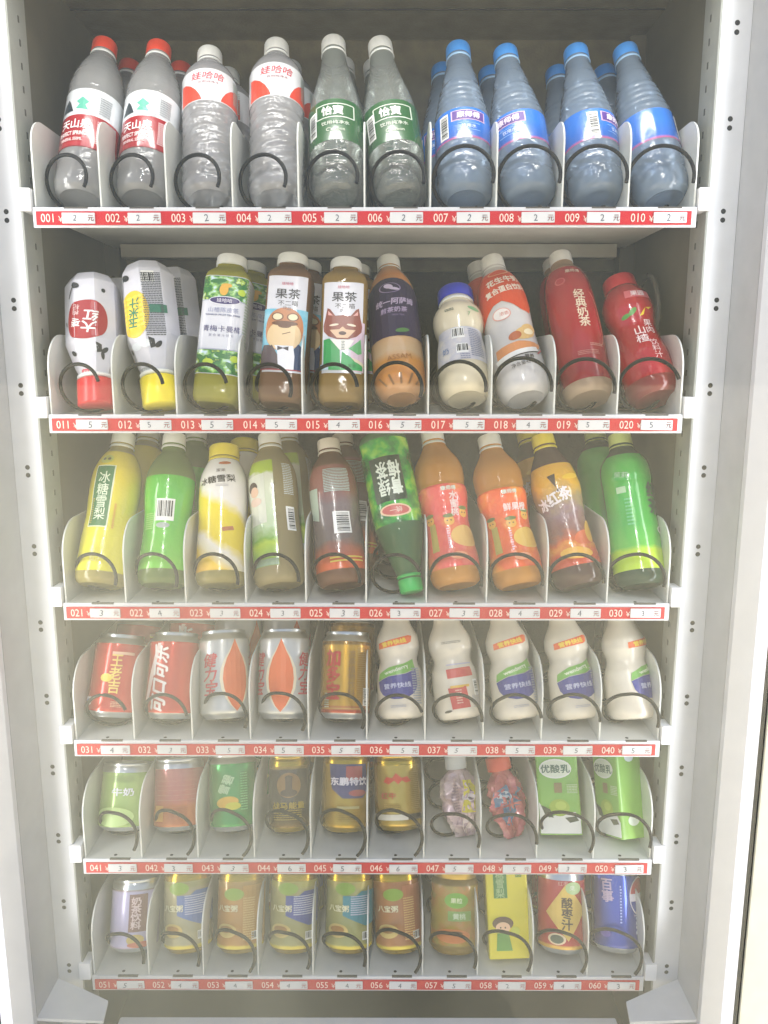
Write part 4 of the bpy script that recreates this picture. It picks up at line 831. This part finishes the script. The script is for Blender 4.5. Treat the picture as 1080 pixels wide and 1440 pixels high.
for sx in (-1, 1):
    xa, xb = sorted((sx * .384, sx * .40))
    sw = bo('side_wall', side_m, (xa, xb, .0, BACK, .30, ZC + .455))
    bm = bmesh.new(); z = .50
    while z < ZC + .44:
        for y in (.024,): box(bm, *sorted((sx * .3811, sx * .3820)), y, y + .003, z, z + .007)
        z += .024
    o = obj('wall_slot', bm, sw, slot_m); o['kind'] = 'stuff'
    xa, xb = sorted((sx * .362, sx * .3835)); po = bo('back_post', side_m, (xa, xb, BACK - .03, BACK - .002, .37, ZC + .45))
    for k in range(12):
        bm = bmesh.new(); zc = ZC + .32 - k * .0959
        for dz in (0, -.012):
            q = bmesh.ops.create_circle(bm, cap_ends=True, radius=.003, segments=12); bmesh.ops.rotate(bm, verts=q['verts'], matrix=Matrix.Rotation(R(90), 3, 'X'), cent=(0, 0, 0)); bmesh.ops.translate(bm, verts=q['verts'], vec=(sx * .3725, BACK - .0307, zc + dz))
        obj('post_hole', bm, po, hole_m)
    # front rail: a folded channel with pairs of holes
    xa, xb = sorted((sx * .3835, sx * .4162))
    rail = bo('front_rail', white_m, (xa, xb, -.0005, .012, .40, ZC + .455), bev=.0012)
    xa, xb = sorted((sx * .3815, sx * .3845)); bo('rail_lip', mat('lip_paint', '#90928c', rough=.45), (xa, xb, .0, .045, .40, ZC + .455), bev=.0008, parent=rail)
    first = None
    for k in range(-2, 11):
        for dz in (0, -.0093):
            if first is None:
                bm = bmesh.new(); tb = []
                pts = 16
                r0 = [bm.verts.new((.0031 * math.cos(a * math.pi / 8), -.0003, .0031 * math.sin(a * math.pi / 8))) for a in range(pts)]
                r1 = [bm.verts.new((.0026 * math.cos(a * math.pi / 8), -.0007, .0026 * math.sin(a * math.pi / 8))) for a in range(pts)]
                for i in range(pts): bm.faces.new((r0[i], r0[(i + 1) % pts], r1[(i + 1) % pts], r1[i]))
                bm.faces.new(r1); o = obj('rail_hole', bm, rail, hole_m); first = o
            else:
                o = first.copy(); C.objects.link(o); o.parent = rail
            o.location = (sx * .4003, 0, ZC + .1667 + .0045 - k * .09587 + dz)
    # reveal, jamb, LED strip, gasket
    xa, xb = sorted((sx * .4162, sx * .4215)); bo('door_reveal', mat('reveal_paint', '#aaabae', rough=.3, mott=.04), (xa, xb, -.065, .011, .40, ZC + .47))
    xa, xb = sorted((sx * .4162, sx * .443)); bo('jamb', mat('jamb_paint', '#cdced4', rough=.35, mott=.02), (xa, xb, -.075, -.0651, .30, ZC + .50), bev=.0015)
    em = bpy.data.materials.get('led_glow')
    if not em:
        em = bpy.data.materials.new('led_glow'); em.use_nodes = True; b = em.node_tree.nodes['Principled BSDF']; b.inputs['Base Color'].default_value = (.8, .8, .9, 1)
        b.inputs['Emission Color'].default_value = (.93, .93, 1, 1); b.inputs['Emission Strength'].default_value = .4
    xa, xb = sorted((sx * .4432, sx * .457)); bo('led_strip', em, (xa, xb, -.076, -.066, .32, ZC + .50), bev=.002)
    xa, xb = sorted((sx * .4572, sx * .4612)); bo('door_gasket', rubber_m, (xa, xb, -.080, -.060, .28, ZC + .52), bev=.0015)
    xa, xb = sorted((sx * .4614, sx * .52)); bo('cabinet_side', mat('cabinet_cream', '#fbf9e4', rough=.5, mott=.03), (xa, xb, -.082, BACK + .04, .06, ZC + .60), bev=.004)
    # gusset plate at the foot of the rail
    zg = ZC - .808; P = [(.4165, .0), (.375, -.019), (.336, -.038), (.331, -.070), (.4165, -.066)]
    bm = bmesh.new(); a = [bm.verts.new((sx * x, y, zg)) for x, y in P]; b = [bm.verts.new((sx * x, y, zg - .004)) for x, y in P]
    bm.faces.new(a); bm.faces.new(b[::-1])
    for i in range(5): bm.faces.new((a[i], a[(i + 1) % 5], b[(i + 1) % 5], b[i]))
    bmesh.ops.recalc_face_normals(bm, faces=bm.faces); obj('gusset_plate', bm, V, white_m)
bo('sill', white_m, (-.335, .335, -.07, -.004, ZC - .90, ZC - .8635), bev=.003)
bo('lower_panel', mat('lower_white_panel', '#d4d5d6', rough=.4), (-.4612, .4612, -.078, -.02, .08, ZC - .905), bev=.003)
bo('header_panel', mat('lower_white_panel', '#d4d5d6', rough=.4), (-.4612, .4612, -.078, .0, ZC + .475, ZC + .59), bev=.003)
bo('foot_plinth', rubber_m, (-.5, .5, -.05, BACK, .0, .07))
# light bar under the top tray
bo('cross_bar', mat('cross_bar_paint', '#a9a8a0', rough=.4), (-.345, .345, .215, .235, FLOOR[0] - .024, FLOOR[0] - .006), bev=.001)
# a coiled hose hanging by the right side wall, second tray
pts = [Vector((.372 - .014 * math.sin(R(a)) * 0 + .0, .16 + .05 * math.cos(R(a)), ZC + .06 + .06 * math.sin(R(a)) * (1 if a < 181 else .9))) for a in range(0, 190, 10)]
pts = [Vector((.375, .21, ZC - .08))] + pts[::-1] + [Vector((.375, .21, ZC - .08))][:0]
bm = bmesh.new(); tube(bm, pts, .0035); obj('cable_loop', bm, V, mat('grey_cable', '#5c5850', rough=.5), smooth=True)

COILR = [[.028] * 4 + [.0295] * 2 + [.0325] * 4, [.028] * 5 + [.029, .0295, .0315, .031, .031], [.0295] * 10, [.0295] * 10, [.030] * 10, [.0295] * 10]
TIP = [[-20] * 4 + [-15] * 2 + [-18] * 4, [18, 12, 14, -20, 5, -22, -10, -12, -15, 15], [-14, -18, -12, -5, -8, 20, -16, -14, -8, -18],
       [25, 10, -22, -30, -24, 20, -5, 5, -5, -20], [-30, -45, -50, -42, -50, -48, -20, -10, -35, -20], [-12, -20, -40, -28, -20, -42, -25, -35, -40, -48]]
HANDW = ['2', '2', '2', '2', '2', '2', '2', '2', '2', '2', '5', '5', '5', '5', '4', '5', '5', '4', '5', '5', '3', '4', '3', '3', '3', '3', '3', '4', '4', '3',
         '4', '3', '5', '5', '5', '5', '5', '5', '5', '5', '3', '3', '3', '6', '5', '6', '5', '5', '3', '3', '5', '4', '4', '4', '4', '4', '5', '2', '4', '3']
def flat_text(body, size, m, name, parent, x, y, z, **kw):
    bm = text_bm(body, size, **kw)
    for v in bm.verts: v.co = Vector((v.co.x * .001, 0, v.co.y * .001))
    o = obj(name, bm, parent, m); o.location = (x, y, z); return o
num_m = mat('strip_number_print', '#f0d6cc', rough=.4); pen_m = mat('pen_ink', '#4a5260', rough=.5)
words_ = ['top', 'second', 'third', 'fourth', 'fifth', 'bottom']
# divider profile: upright with a rounded top front corner
def divider_bm(h, r, top_back):
    bm = bmesh.new(); P = [(.002, 0), (.002, h - r)]
    for i in range(1, 9):
        a = R(90 * i / 8); P.append((.002 + r * (1 - math.cos(a)), h - r + r * math.sin(a)))
    P += [(.26, h * top_back), (.26, 0)]
    A = [bm.verts.new((-.0009, y, z)) for y, z in P]; B_ = [bm.verts.new((.0009, y, z)) for y, z in P]
    bm.faces.new(A[::-1]); bm.faces.new(B_)
    n = len(P)
    for i in range(n): bm.faces.new((A[i], A[(i + 1) % n], B_[(i + 1) % n], B_[i]))
    bmesh.ops.recalc_face_normals(bm, faces=bm.faces)
    return bm
for r in range(6):
    zs, zf = STRIP_Z[r], FLOOR[r]
    sh = empty('shelf_tray', (0, 0, 0), parent=V)
    obj_ = bo('tray_floor', mat('tray_floor_paint', '#d2d3cf', rough=.4, mott=.05, bump=.04, bscale=400), (-.3695, .3695, .0015, .262, zf - .004, zf), parent=sh)
    bo('tray_lip', white_m, (-.3705, .3705, -.0012, .0016, zs - .0100, zf + .0012), bev=.0006, parent=sh)
    bo('price_strip', red_m, (-.3665, .3645, -.0026, -.0013, zs - .0074, zs + .0072), parent=sh)
    for sx in (-1, 1):
        xa, xb = sorted((sx * .3712, sx * .3865)); bo('bracket', mat('bracket_plastic', '#e6e7ea', rough=.4), (xa, xb, -.0035, .02, zf - .003, zf + .0215), bev=.0012, parent=sh)
    hd = [.098, .094, .100, .100, .098, .098][r]
    dv = divider_bm(hd, .042 if r else .03, [1.0, 1.0, 1.0, 1.0, 1.0, 1.0][r])
    d0 = obj('divider', dv, sh, divider_m, smooth=True, angle=30); d0.location = (X0, 0, zf)
    for k in range(1, 11):
        o = d0.copy(); C.objects.link(o); o.parent = sh; o.location = (X0 + k * SP + (.0005 if k == 10 else 0), 0, zf)
    c0 = n0 = h0 = None
    for k in range(10):
        xs = X0 + (k + .5) * SP
        Rr = COILR[r][k]; tip = TIP[r][k]; pts = []; a = tip; zc_ = zf + Rr + .0032
        if r == 0 and k < 4: xs_c = xs - .004
        elif r == 1 and k < 4: xs_c = xs - .003
        elif r > 2: xs_c = xs + .0045
        else: xs_c = xs
        while a < 360 * 3.2:
            t = (a - tip) / 360
            if r < 2: y = -.007 + (.060 * t if t < 1 else .060 + .072 * (t - 1))
            else:
                K = [(0, -.008), (.35, .005), (.6, .034), (.85, .056), (1.1, .068)]
                for (t0, y0), (t1, y1) in zip(K, K[1:]):
                    if t0 <= t <= t1: y = y0 + (y1 - y0) * (t - t0) / (t1 - t0)
                if t > 1.1: y = .068 + .072 * (t - 1.1)
            if y > .25: break
            pts.append(Vector((xs_c + Rr * math.cos(R(a)), y, zc_ + Rr * math.sin(R(a))))); a += 10
        bm = bmesh.new(); tube(bm, pts, .0022, n=8); obj('coil', bm, sh, wire_m, smooth=True, angle=60)
        xl = X0 + k * SP; xs_l = X0 + .0005 + k * .0732
        flat_text('%03d' % (r * 10 + k + 1), 13.2, num_m, 'slot_number', sh, xs_l + .0135, -.0030, zs, wide=.84)
        flat_text('￥', 8.5, num_m, 'currency_mark', sh, xs_l + .0285, -.0030, zs - .001)
        if c0 is None:
            bm = bmesh.new(); box(bm, -.0185, .0185, -.0012, 0, -.0058, .0058, bev=.0008); c0 = obj('price_card', bm, sh, card_m)
            bm = bmesh.new(); box(bm, -.0135, .0135, -.0006, .0022, -.0007, .0012); n0 = obj('lip_notch', bm, sh, slot_m)
            bm = bmesh.new(); q = bmesh.ops.create_circle(bm, cap_ends=True, radius=.0022, segments=10); h0 = obj('floor_hole', bm, sh, hole_m)
            pc, n, h = c0, n0, h0
        else:
            pc, n, h = c0.copy(), n0.copy(), h0.copy()
            for q in (pc, n, h): C.objects.link(q); q.parent = sh
        pc.location = (xs_l + .0490 + rnd.uniform(-.001, .001), -.0028, zs + rnd.uniform(-.0004, .0004)); pc.rotation_euler = (0, rnd.uniform(-.015, .015), 0)
        n.location = (xl + .046, -.0008, zf + .0004); h.location = (xl + .037, .009, zf + .0003)
        flat_text(HANDW[r * 10 + k], 10 + rnd.uniform(-1, 1), pen_m, 'handwritten_price', sh, xs_l + .0445 + rnd.uniform(-.003, .003), -.00425, zs, shear=rnd.uniform(-.1, .3), rot=rnd.uniform(-8, 8))
        flat_text('元', 7.5, mat('red_print', '#b8353a', rough=.4), 'yuan_mark', sh, xs_l + .0625, -.00425, zs - .0003, bold=.01)
# glass door pane with a veil of reflected daylight painted into its material
gm = bpy.data.materials.new('door_glass'); gm.use_nodes = True; t = gm.node_tree; L_ = t.links.new
for n in list(t.nodes):
    if n.type != 'OUTPUT_MATERIAL': t.nodes.remove(n)
out = t.nodes[0]
tr = t.nodes.new('ShaderNodeBsdfTransparent'); tr.inputs[0].default_value = (.985, .99, .985, 1)
gl = t.nodes.new('ShaderNodeBsdfGlossy'); gl.inputs['Roughness'].default_value = .02
lw = t.nodes.new('ShaderNodeLayerWeight'); pw = t.nodes.new('ShaderNodeMath'); pw.operation = 'POWER'; pw.inputs[1].default_value = 5; L_(lw.outputs['Facing'], pw.inputs[0])
ma = t.nodes.new('ShaderNodeMath'); ma.operation = 'MULTIPLY_ADD'; ma.inputs[1].default_value = .9; ma.inputs[2].default_value = .04; L_(pw.outputs[0], ma.inputs[0])
mg = t.nodes.new('ShaderNodeMixShader'); L_(ma.outputs[0], mg.inputs[0]); L_(tr.outputs[0], mg.inputs[1]); L_(gl.outputs[0], mg.inputs[2])
# painted veil: strongest low on the left, some on the right, little near the middle
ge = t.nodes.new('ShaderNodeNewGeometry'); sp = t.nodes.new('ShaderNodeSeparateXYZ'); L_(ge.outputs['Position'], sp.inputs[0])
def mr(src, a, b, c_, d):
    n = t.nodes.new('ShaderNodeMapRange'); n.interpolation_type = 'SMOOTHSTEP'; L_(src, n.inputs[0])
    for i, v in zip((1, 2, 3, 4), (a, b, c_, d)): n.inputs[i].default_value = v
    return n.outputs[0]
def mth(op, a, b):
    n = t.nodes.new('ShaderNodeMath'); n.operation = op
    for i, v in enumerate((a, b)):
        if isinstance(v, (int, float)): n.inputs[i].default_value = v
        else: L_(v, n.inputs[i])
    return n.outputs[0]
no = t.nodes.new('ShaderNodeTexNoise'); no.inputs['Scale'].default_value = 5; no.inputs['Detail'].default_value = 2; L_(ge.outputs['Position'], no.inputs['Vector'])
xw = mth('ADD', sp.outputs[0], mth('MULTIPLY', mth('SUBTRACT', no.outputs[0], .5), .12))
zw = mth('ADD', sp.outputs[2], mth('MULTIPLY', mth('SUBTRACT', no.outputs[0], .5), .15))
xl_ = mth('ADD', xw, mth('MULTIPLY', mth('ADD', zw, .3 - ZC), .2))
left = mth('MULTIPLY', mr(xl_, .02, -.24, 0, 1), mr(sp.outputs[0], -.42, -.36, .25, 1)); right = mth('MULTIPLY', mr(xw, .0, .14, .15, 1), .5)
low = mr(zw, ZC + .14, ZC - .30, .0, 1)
VEIL = mth('ADD', mth('MULTIPLY', mth('ADD', left, right), mth('MULTIPLY', low, .165)), .04)
# faint slanted streaks in the painted reflection
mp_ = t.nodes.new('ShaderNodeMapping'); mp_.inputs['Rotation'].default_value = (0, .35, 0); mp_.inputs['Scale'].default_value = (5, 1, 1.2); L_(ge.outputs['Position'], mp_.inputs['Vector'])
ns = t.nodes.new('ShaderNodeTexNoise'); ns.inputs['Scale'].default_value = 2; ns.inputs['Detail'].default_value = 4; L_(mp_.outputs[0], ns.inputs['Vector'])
VEIL = mth('MULTIPLY', VEIL, mr(ns.outputs[0], .3, .7, .9, 1.1))
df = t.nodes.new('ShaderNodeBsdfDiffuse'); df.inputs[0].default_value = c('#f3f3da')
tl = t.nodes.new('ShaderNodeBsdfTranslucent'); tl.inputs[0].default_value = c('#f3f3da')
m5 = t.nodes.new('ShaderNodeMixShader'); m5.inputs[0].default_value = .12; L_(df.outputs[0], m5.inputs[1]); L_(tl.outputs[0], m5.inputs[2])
m6 = t.nodes.new('ShaderNodeMixShader'); L_(VEIL, m6.inputs[0]); L_(mg.outputs[0], m6.inputs[1]); L_(m5.outputs[0], m6.inputs[2]); L_(m6.outputs[0], out.inputs[0])
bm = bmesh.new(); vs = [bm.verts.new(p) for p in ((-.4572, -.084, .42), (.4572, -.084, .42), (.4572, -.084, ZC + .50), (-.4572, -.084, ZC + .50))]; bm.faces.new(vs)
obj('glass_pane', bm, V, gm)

# ------------------------------------------------------------ ground in front and a wall beside
gr = bmesh.new(); vs = [gr.verts.new(p) for p in ((-60, -60, 0), (60, -60, 0), (60, 60, 0), (-60, 60, 0))]; gr.faces.new(vs)
g = obj('ground', gr, None, mat('pale_paving', '#c4bda8', rough=.8, mott=.1)); g['kind'] = 'structure'
# ------------------------------------------------------------ stocking the trays
def place(row, ub, ut, vt, tilt, yc, rb):
    """the drink leans back on its coil: its base stands on the tray, its top lies where the eye sees it.
    returns base centre, axis and length"""
    th = R(tilt); zb = FLOOR[row] + rb * math.sin(th) + .0012
    fw = yc + D; h = ZC - zb
    zd = fw * math.cos(PITCH) + h * math.sin(PITCH)
    A = Vector((CX + (ub - 540) / F * zd, yc, zb))
    a, b = (ut - 540) / F, (vt - 720) / F
    d = Vector((a, math.cos(PITCH) - b * math.sin(PITCH), -math.sin(PITCH) - b * math.cos(PITCH)))
    N = Vector((0, math.cos(th), -math.sin(th))); o = Vector((CX, -D, ZC))
    s = (A - o).dot(N) / d.dot(N); T = o + d * s
    return A, (T - A).normalized(), (T - A).length
def orient(root, A, ax):
    x = Vector((1, 0, 0)); x = (x - ax * x.dot(ax)).normalized(); y = ax.cross(x)
    m = Matrix((x, y, ax)).transposed().to_4x4(); m.translation = A; root.matrix_world = m
def tree_copy(o, parent=None):
    q = o.copy(); C.objects.link(q); q.parent = parent
    for ch in o.children: tree_copy(ch, q)
    return q
# slot: builder, base u, top u, top v, lean, base depth, base radius, label, category, group, has one behind (dx mm, or None)
T25 = 25
ST = [
 (0, lambda L: water_red(L), 112, 145, 62, T25, .035, .029, 'clear water bottle with orange-red cap, first from the left on the top tray', 8),
 (0, lambda L: water_red(L), 200, 221, 66, T25, .035, .029, 'clear water bottle with orange-red cap, second from the left on the top tray', 9),
 (0, lambda L: water_ribbed(L), 293, 292, 75, T25, .035, .029, 'ribbed clear bottle, white cap and red swoosh, left of its tall twin', 8),
 (0, lambda L: water_ribbed(L), 387, 386, 64, T25, .035, .029, 'ribbed clear bottle, white cap and red swoosh, right-hand one of the pair', 8),
 (0, lambda L: water_green(L), 474, 466, 60, T25, .035, .029, 'clear water bottle with dark green wrapper above slot number 005', 8),
 (0, lambda L: water_green(L), 563, 531, 62, T25, .035, .029, 'clear water bottle with dark green wrapper and barcode above slot number 006', -8),
 (0, lambda L: water_blue(L, 6), 653, 641, 68, T25, .035, .029, 'blue-capped water bottle, leftmost of four, purple badge facing forward', -14),
 (0, lambda L: water_blue(L, -32), 742, 707, 73, T25, .035, .029, 'blue-capped water bottle with its purple badge turned to the left', -10),
 (0, lambda L: water_blue(L, 46), 838, 806, 72, T25, .035, .029, 'blue-capped water bottle with its purple badge turned to the right', -8),
 (0, lambda L: water_blue(L, 110), 930, 875, 71, T25, .035, .029, 'blue-capped water bottle showing plain blue wrapper, rightmost on the top tray', -6),
 (1, lambda L: milk_octagon(L, 0), 133, 127, 394, 20, .030, .020, 'upside-down white milk bottle with red oval and red cap', 10),
 (1, lambda L: milk_octagon(L, 1), 224, 203, 378, 20, .030, .020, 'upside-down white milk bottle with corn picture and yellow cap', 12),
 (1, lambda L: square_tea(L, 0), 303, 325, 364, 17, .035, .026, 'square yellow-green tea bottle with leaf pictures on its white wrapper', 12),
 (1, lambda L: square_tea(L, 1), 394, 410, 362, 17, .035, .026, 'square fruit tea bottle with a bear in a suit on the label', 10),
 (1, lambda L: square_tea(L, 2), 478, 484, 368, 17, .035, .026, 'square fruit tea bottle with a fox in green on the label', 10),
 (1, lambda L: milk_tea_purple(L), 562, 543, 366, 32, .035, .029, 'caramel milk tea bottle with dark purple label and white cap', None),
 (1, lambda L: waist_milk(L), 653, 637, 412, 32, .035, .029, 'short cream milk bottle with deep blue cap', None),
 (1, lambda L: nut_milk(L), 737, 688, 366, 32, .035, .029, 'white milk bottle with orange splash label and white cap', -10),
 (1, lambda L: red_milk_tea(L), 827, 784, 360, 32, .035, .029, 'dark red milk tea bottle with vertical white characters', 6),
 (1, lambda L: haw_juice(L), 919, 866, 396, 32, .035, .029, 'bright red bottle with red cap, rightmost on the second tray', None),
 (2, lambda L: pear_yellow(L), 138, 172, 611, 27, .028, .029, 'yellow bottle with green vertical panel and pale cap', 12),
 (2, lambda L: green_sport(L), 226, 243, 612, 27, .028, .029, 'lime green bottle with barcode facing out and white cap', 12),
 (2, lambda L: pear_white(L), 309, 313, 629, 27, .028, .029, 'white and yellow bottle with a yellow cap', 14),
 (2, lambda L: tea_photo(L), 392, 376, 612, 27, .028, .029, 'pale tea bottle with lime panel and portrait on its label', 14),
 (2, lambda L: tea_dark(L), 480, 459, 620, 27, .028, .029, 'dark brown tea bottle with barcode facing out and cream cap', 14),
 (2, lambda L: plum_green(L), 577, 534, 614, 27, .022, .015, 'upside-down green tea bottle with bright green cap', None),
 (2, lambda L: orange_juice(L, 0), 641, 604, 606, 27, .028, .029, 'orange drink bottle with pinkish red peach label', None),
 (2, lambda L: orange_juice(L, 1), 729, 684, 614, 27, .028, .029, 'orange drink bottle with bright orange label', None),
 (2, lambda L: iced_tea(L), 814, 759, 613, 27, .028, .029, 'dark iced tea bottle with flame print and yellow cap', -8),
 (2, lambda L: green_tea(L), 900, 868, 612, 27, .028, .029, 'grass green bottle with lime foot and pale lime cap', -14),
 (3, can_herbal, 154, 170, 894, 24, .035, .028, 'red herbal tea can, first from the left on the fourth tray', 4),
 (3, can_cola, 236, 246, 891, 24, .030, .028, 'red cola can with large white sideways characters', 6),
 (3, lambda L: can_honey(L, 35), 316, 312, 888, 24, .030, .028, 'silver can with orange flame turned towards the right', 6),
 (3, lambda L: can_honey(L, 0), 396, 398, 886, 24, .030, .028, 'silver can with orange flame facing the front', -6),
 (3, can_gold_herbal, 482, 486, 890, 24, .030, .028, 'bright gold can with red vertical characters', 4),
 (3, lambda L: nutri_milk(L, 0, -8), 563, 553, 846, 24, .030, .028, 'ivory milk bottle with blue and green badge next to the gold can', None),
 (3, lambda L: nutri_milk(L, 1), 645, 621, 846, 24, .030, .028, 'ivory milk bottle turned to show red panels on its back', None),
 (3, lambda L: nutri_milk(L, 0, 4), 726, 701, 846, 24, .030, .028, 'ivory milk bottle with blue badge, just right of the red-panelled one', None),
 (3, lambda L: nutri_milk(L, 0, 6), 809, 783, 846, 24, .030, .028, 'ivory milk bottle with blue badge, second from the right in its row', None),
 (3, lambda L: nutri_milk(L, 0, 46), 887, 866, 846, 24, .030, .028, 'ivory milk bottle with blue badge turned right, last in its row', None),
 (4, can_milk_green, 170, 178, 1072, 24, .030, .028, 'pale green milk drink can, first from the left on the fifth tray', 4),
 (4, can_pink, 248, 250, 1066, 24, .030, .028, 'pink and orange striped can on the fifth tray', 6),
 (4, can_green, 327, 325, 1060, 24, .030, .028, 'shiny bright green can with yellow lemon mark', 10),
 (4, can_black, 405, 404, 1062, 24, .030, .024, 'black and gold can with oval picture', 4),
 (4, can_gold_blue, 483, 485, 1058, 24, .028, .028, 'bright gold can with dark blue and red panel', 4),
 (4, can_gold_red, 560, 555, 1060, 24, .032, .028, 'pale gold can with small red mark', 4),
 (4, lambda L: pouch(L, 0), 652, 637, 1062, 22, .028, .006, 'pinkish foil drink pouch with white cap and yellow figure', None),
 (4, lambda L: pouch(L, 1), 722, 696, 1064, 22, .026, .006, 'red and blue foil drink pouch with orange-red cap', None),
 (4, lambda L: carton(L, 'green', 28, 20, 120), 787, 778, 1052, 22, .030, .018, 'green and white milk carton, left one of two', None),
 (4, lambda L: carton(L, 'green', 28, 20, 120), 872, 862, 1052, 22, .024, .018, 'green and white milk carton, right one of two, turned to show its side', None),
 (5, can_lilac, 186, 191, 1232, 24, .028, .028, 'lilac can with brown vertical plaque', 4),
 (5, lambda L: can_porridge(L, 0), 263, 262, 1218, 24, .026, .028, 'porridge can with pale blue panel, second from the left on the bottom tray', 4),
 (5, lambda L: can_porridge(L, 1), 336, 338, 1218, 24, .026, .028, 'orange-brown porridge can with green circle', 4),
 (5, lambda L: can_porridge(L, 2), 410, 412, 1218, 24, .026, .028, 'porridge can with deep blue panel on the bottom tray', 4),
 (5, lambda L: can_porridge(L, 3), 488, 490, 1218, 24, .026, .028, 'porridge can with teal panel on the bottom tray', 4),
 (5, lambda L: can_porridge(L, 4), 560, 553, 1218, 24, .026, .028, 'copper brown porridge can on the bottom tray', 4),
 (5, jar_fruit, 636, 637, 1218, 24, .024, .028, 'jar of fruit porridge with green circle', None),
 (5, lambda L: carton(L, 'yellow', 29, 19, 150), 713, 705, 1200, 20, .024, .016, 'tall yellow juice carton with a cartoon girl', None),
 (5, can_sour, 787, 786, 1216, 24, .026, .028, 'red can with gold diamond and dark characters', 4),
 (5, can_blue, 864, 862, 1210, 24, .028, .028, 'shiny blue cola can, rightmost on the bottom tray', 4),
]
CAT = {'water_bottle': 'water bottle', 'milk_bottle': 'milk bottle', 'tea_bottle': 'tea bottle', 'milk_tea_bottle': 'tea bottle', 'juice_bottle': 'juice bottle', 'drink_pouch': 'drink pouch',
       'milk_carton': 'milk carton', 'juice_carton': 'juice carton', 'porridge_jar': 'jar'}
GRP = {0: 'water bottles on the top tray', 1: 'bottles on the second tray', 2: 'bottles on the third tray', 3: 'cans and milk bottles on the fourth tray', 4: 'cans, pouches and cartons on the fifth tray', 5: 'cans and cartons on the bottom tray'}
ONLY = None
for i, (row, fn, ub, ut, vt, tilt, yc, rb, label, behind) in enumerate(ST):
    yc += (0, 0, 0, .008, .020, .011)[row]
    A, ax, L = place(row, ub, ut, vt, tilt, yc, rb)
    it = fn(L * 1000); o = it.root; orient(o, A, ax)
    if i == 11: o.matrix_world = o.matrix_world @ Matrix.Rotation(R(20), 4, 'Z')
    if i == 49: o.matrix_world = o.matrix_world @ Matrix.Rotation(R(-70), 4, 'Z')
    if i == 48: o.matrix_world = o.matrix_world @ Matrix.Rotation(R(-12), 4, 'Z')
    if i in (46,): o.matrix_world = o.matrix_world @ Matrix.Rotation(R(12), 4, 'Z')
    if i in (47,): o.matrix_world = o.matrix_world @ Matrix.Rotation(R(20), 4, 'Z')
    cat = CAT.get(o.name.split('.')[0], 'can'); o['label'] = label; o['category'] = cat; o['group'] = GRP[row]
    print('ITEM %03d L=%.0f mm x=%.3f' % (i + 1, L * 1000, A.x))
    if behind is not None:
        q = tree_copy(o)
        m = o.matrix_world.copy(); m.translation = A + Vector((behind * .001, .072, .001)); q.matrix_world = m @ Matrix.Rotation(R(rnd.uniform(-50, 50)), 4, 'Z')
        q['label'] = ' '.join(('second in line behind the ' + label).split()[:16])
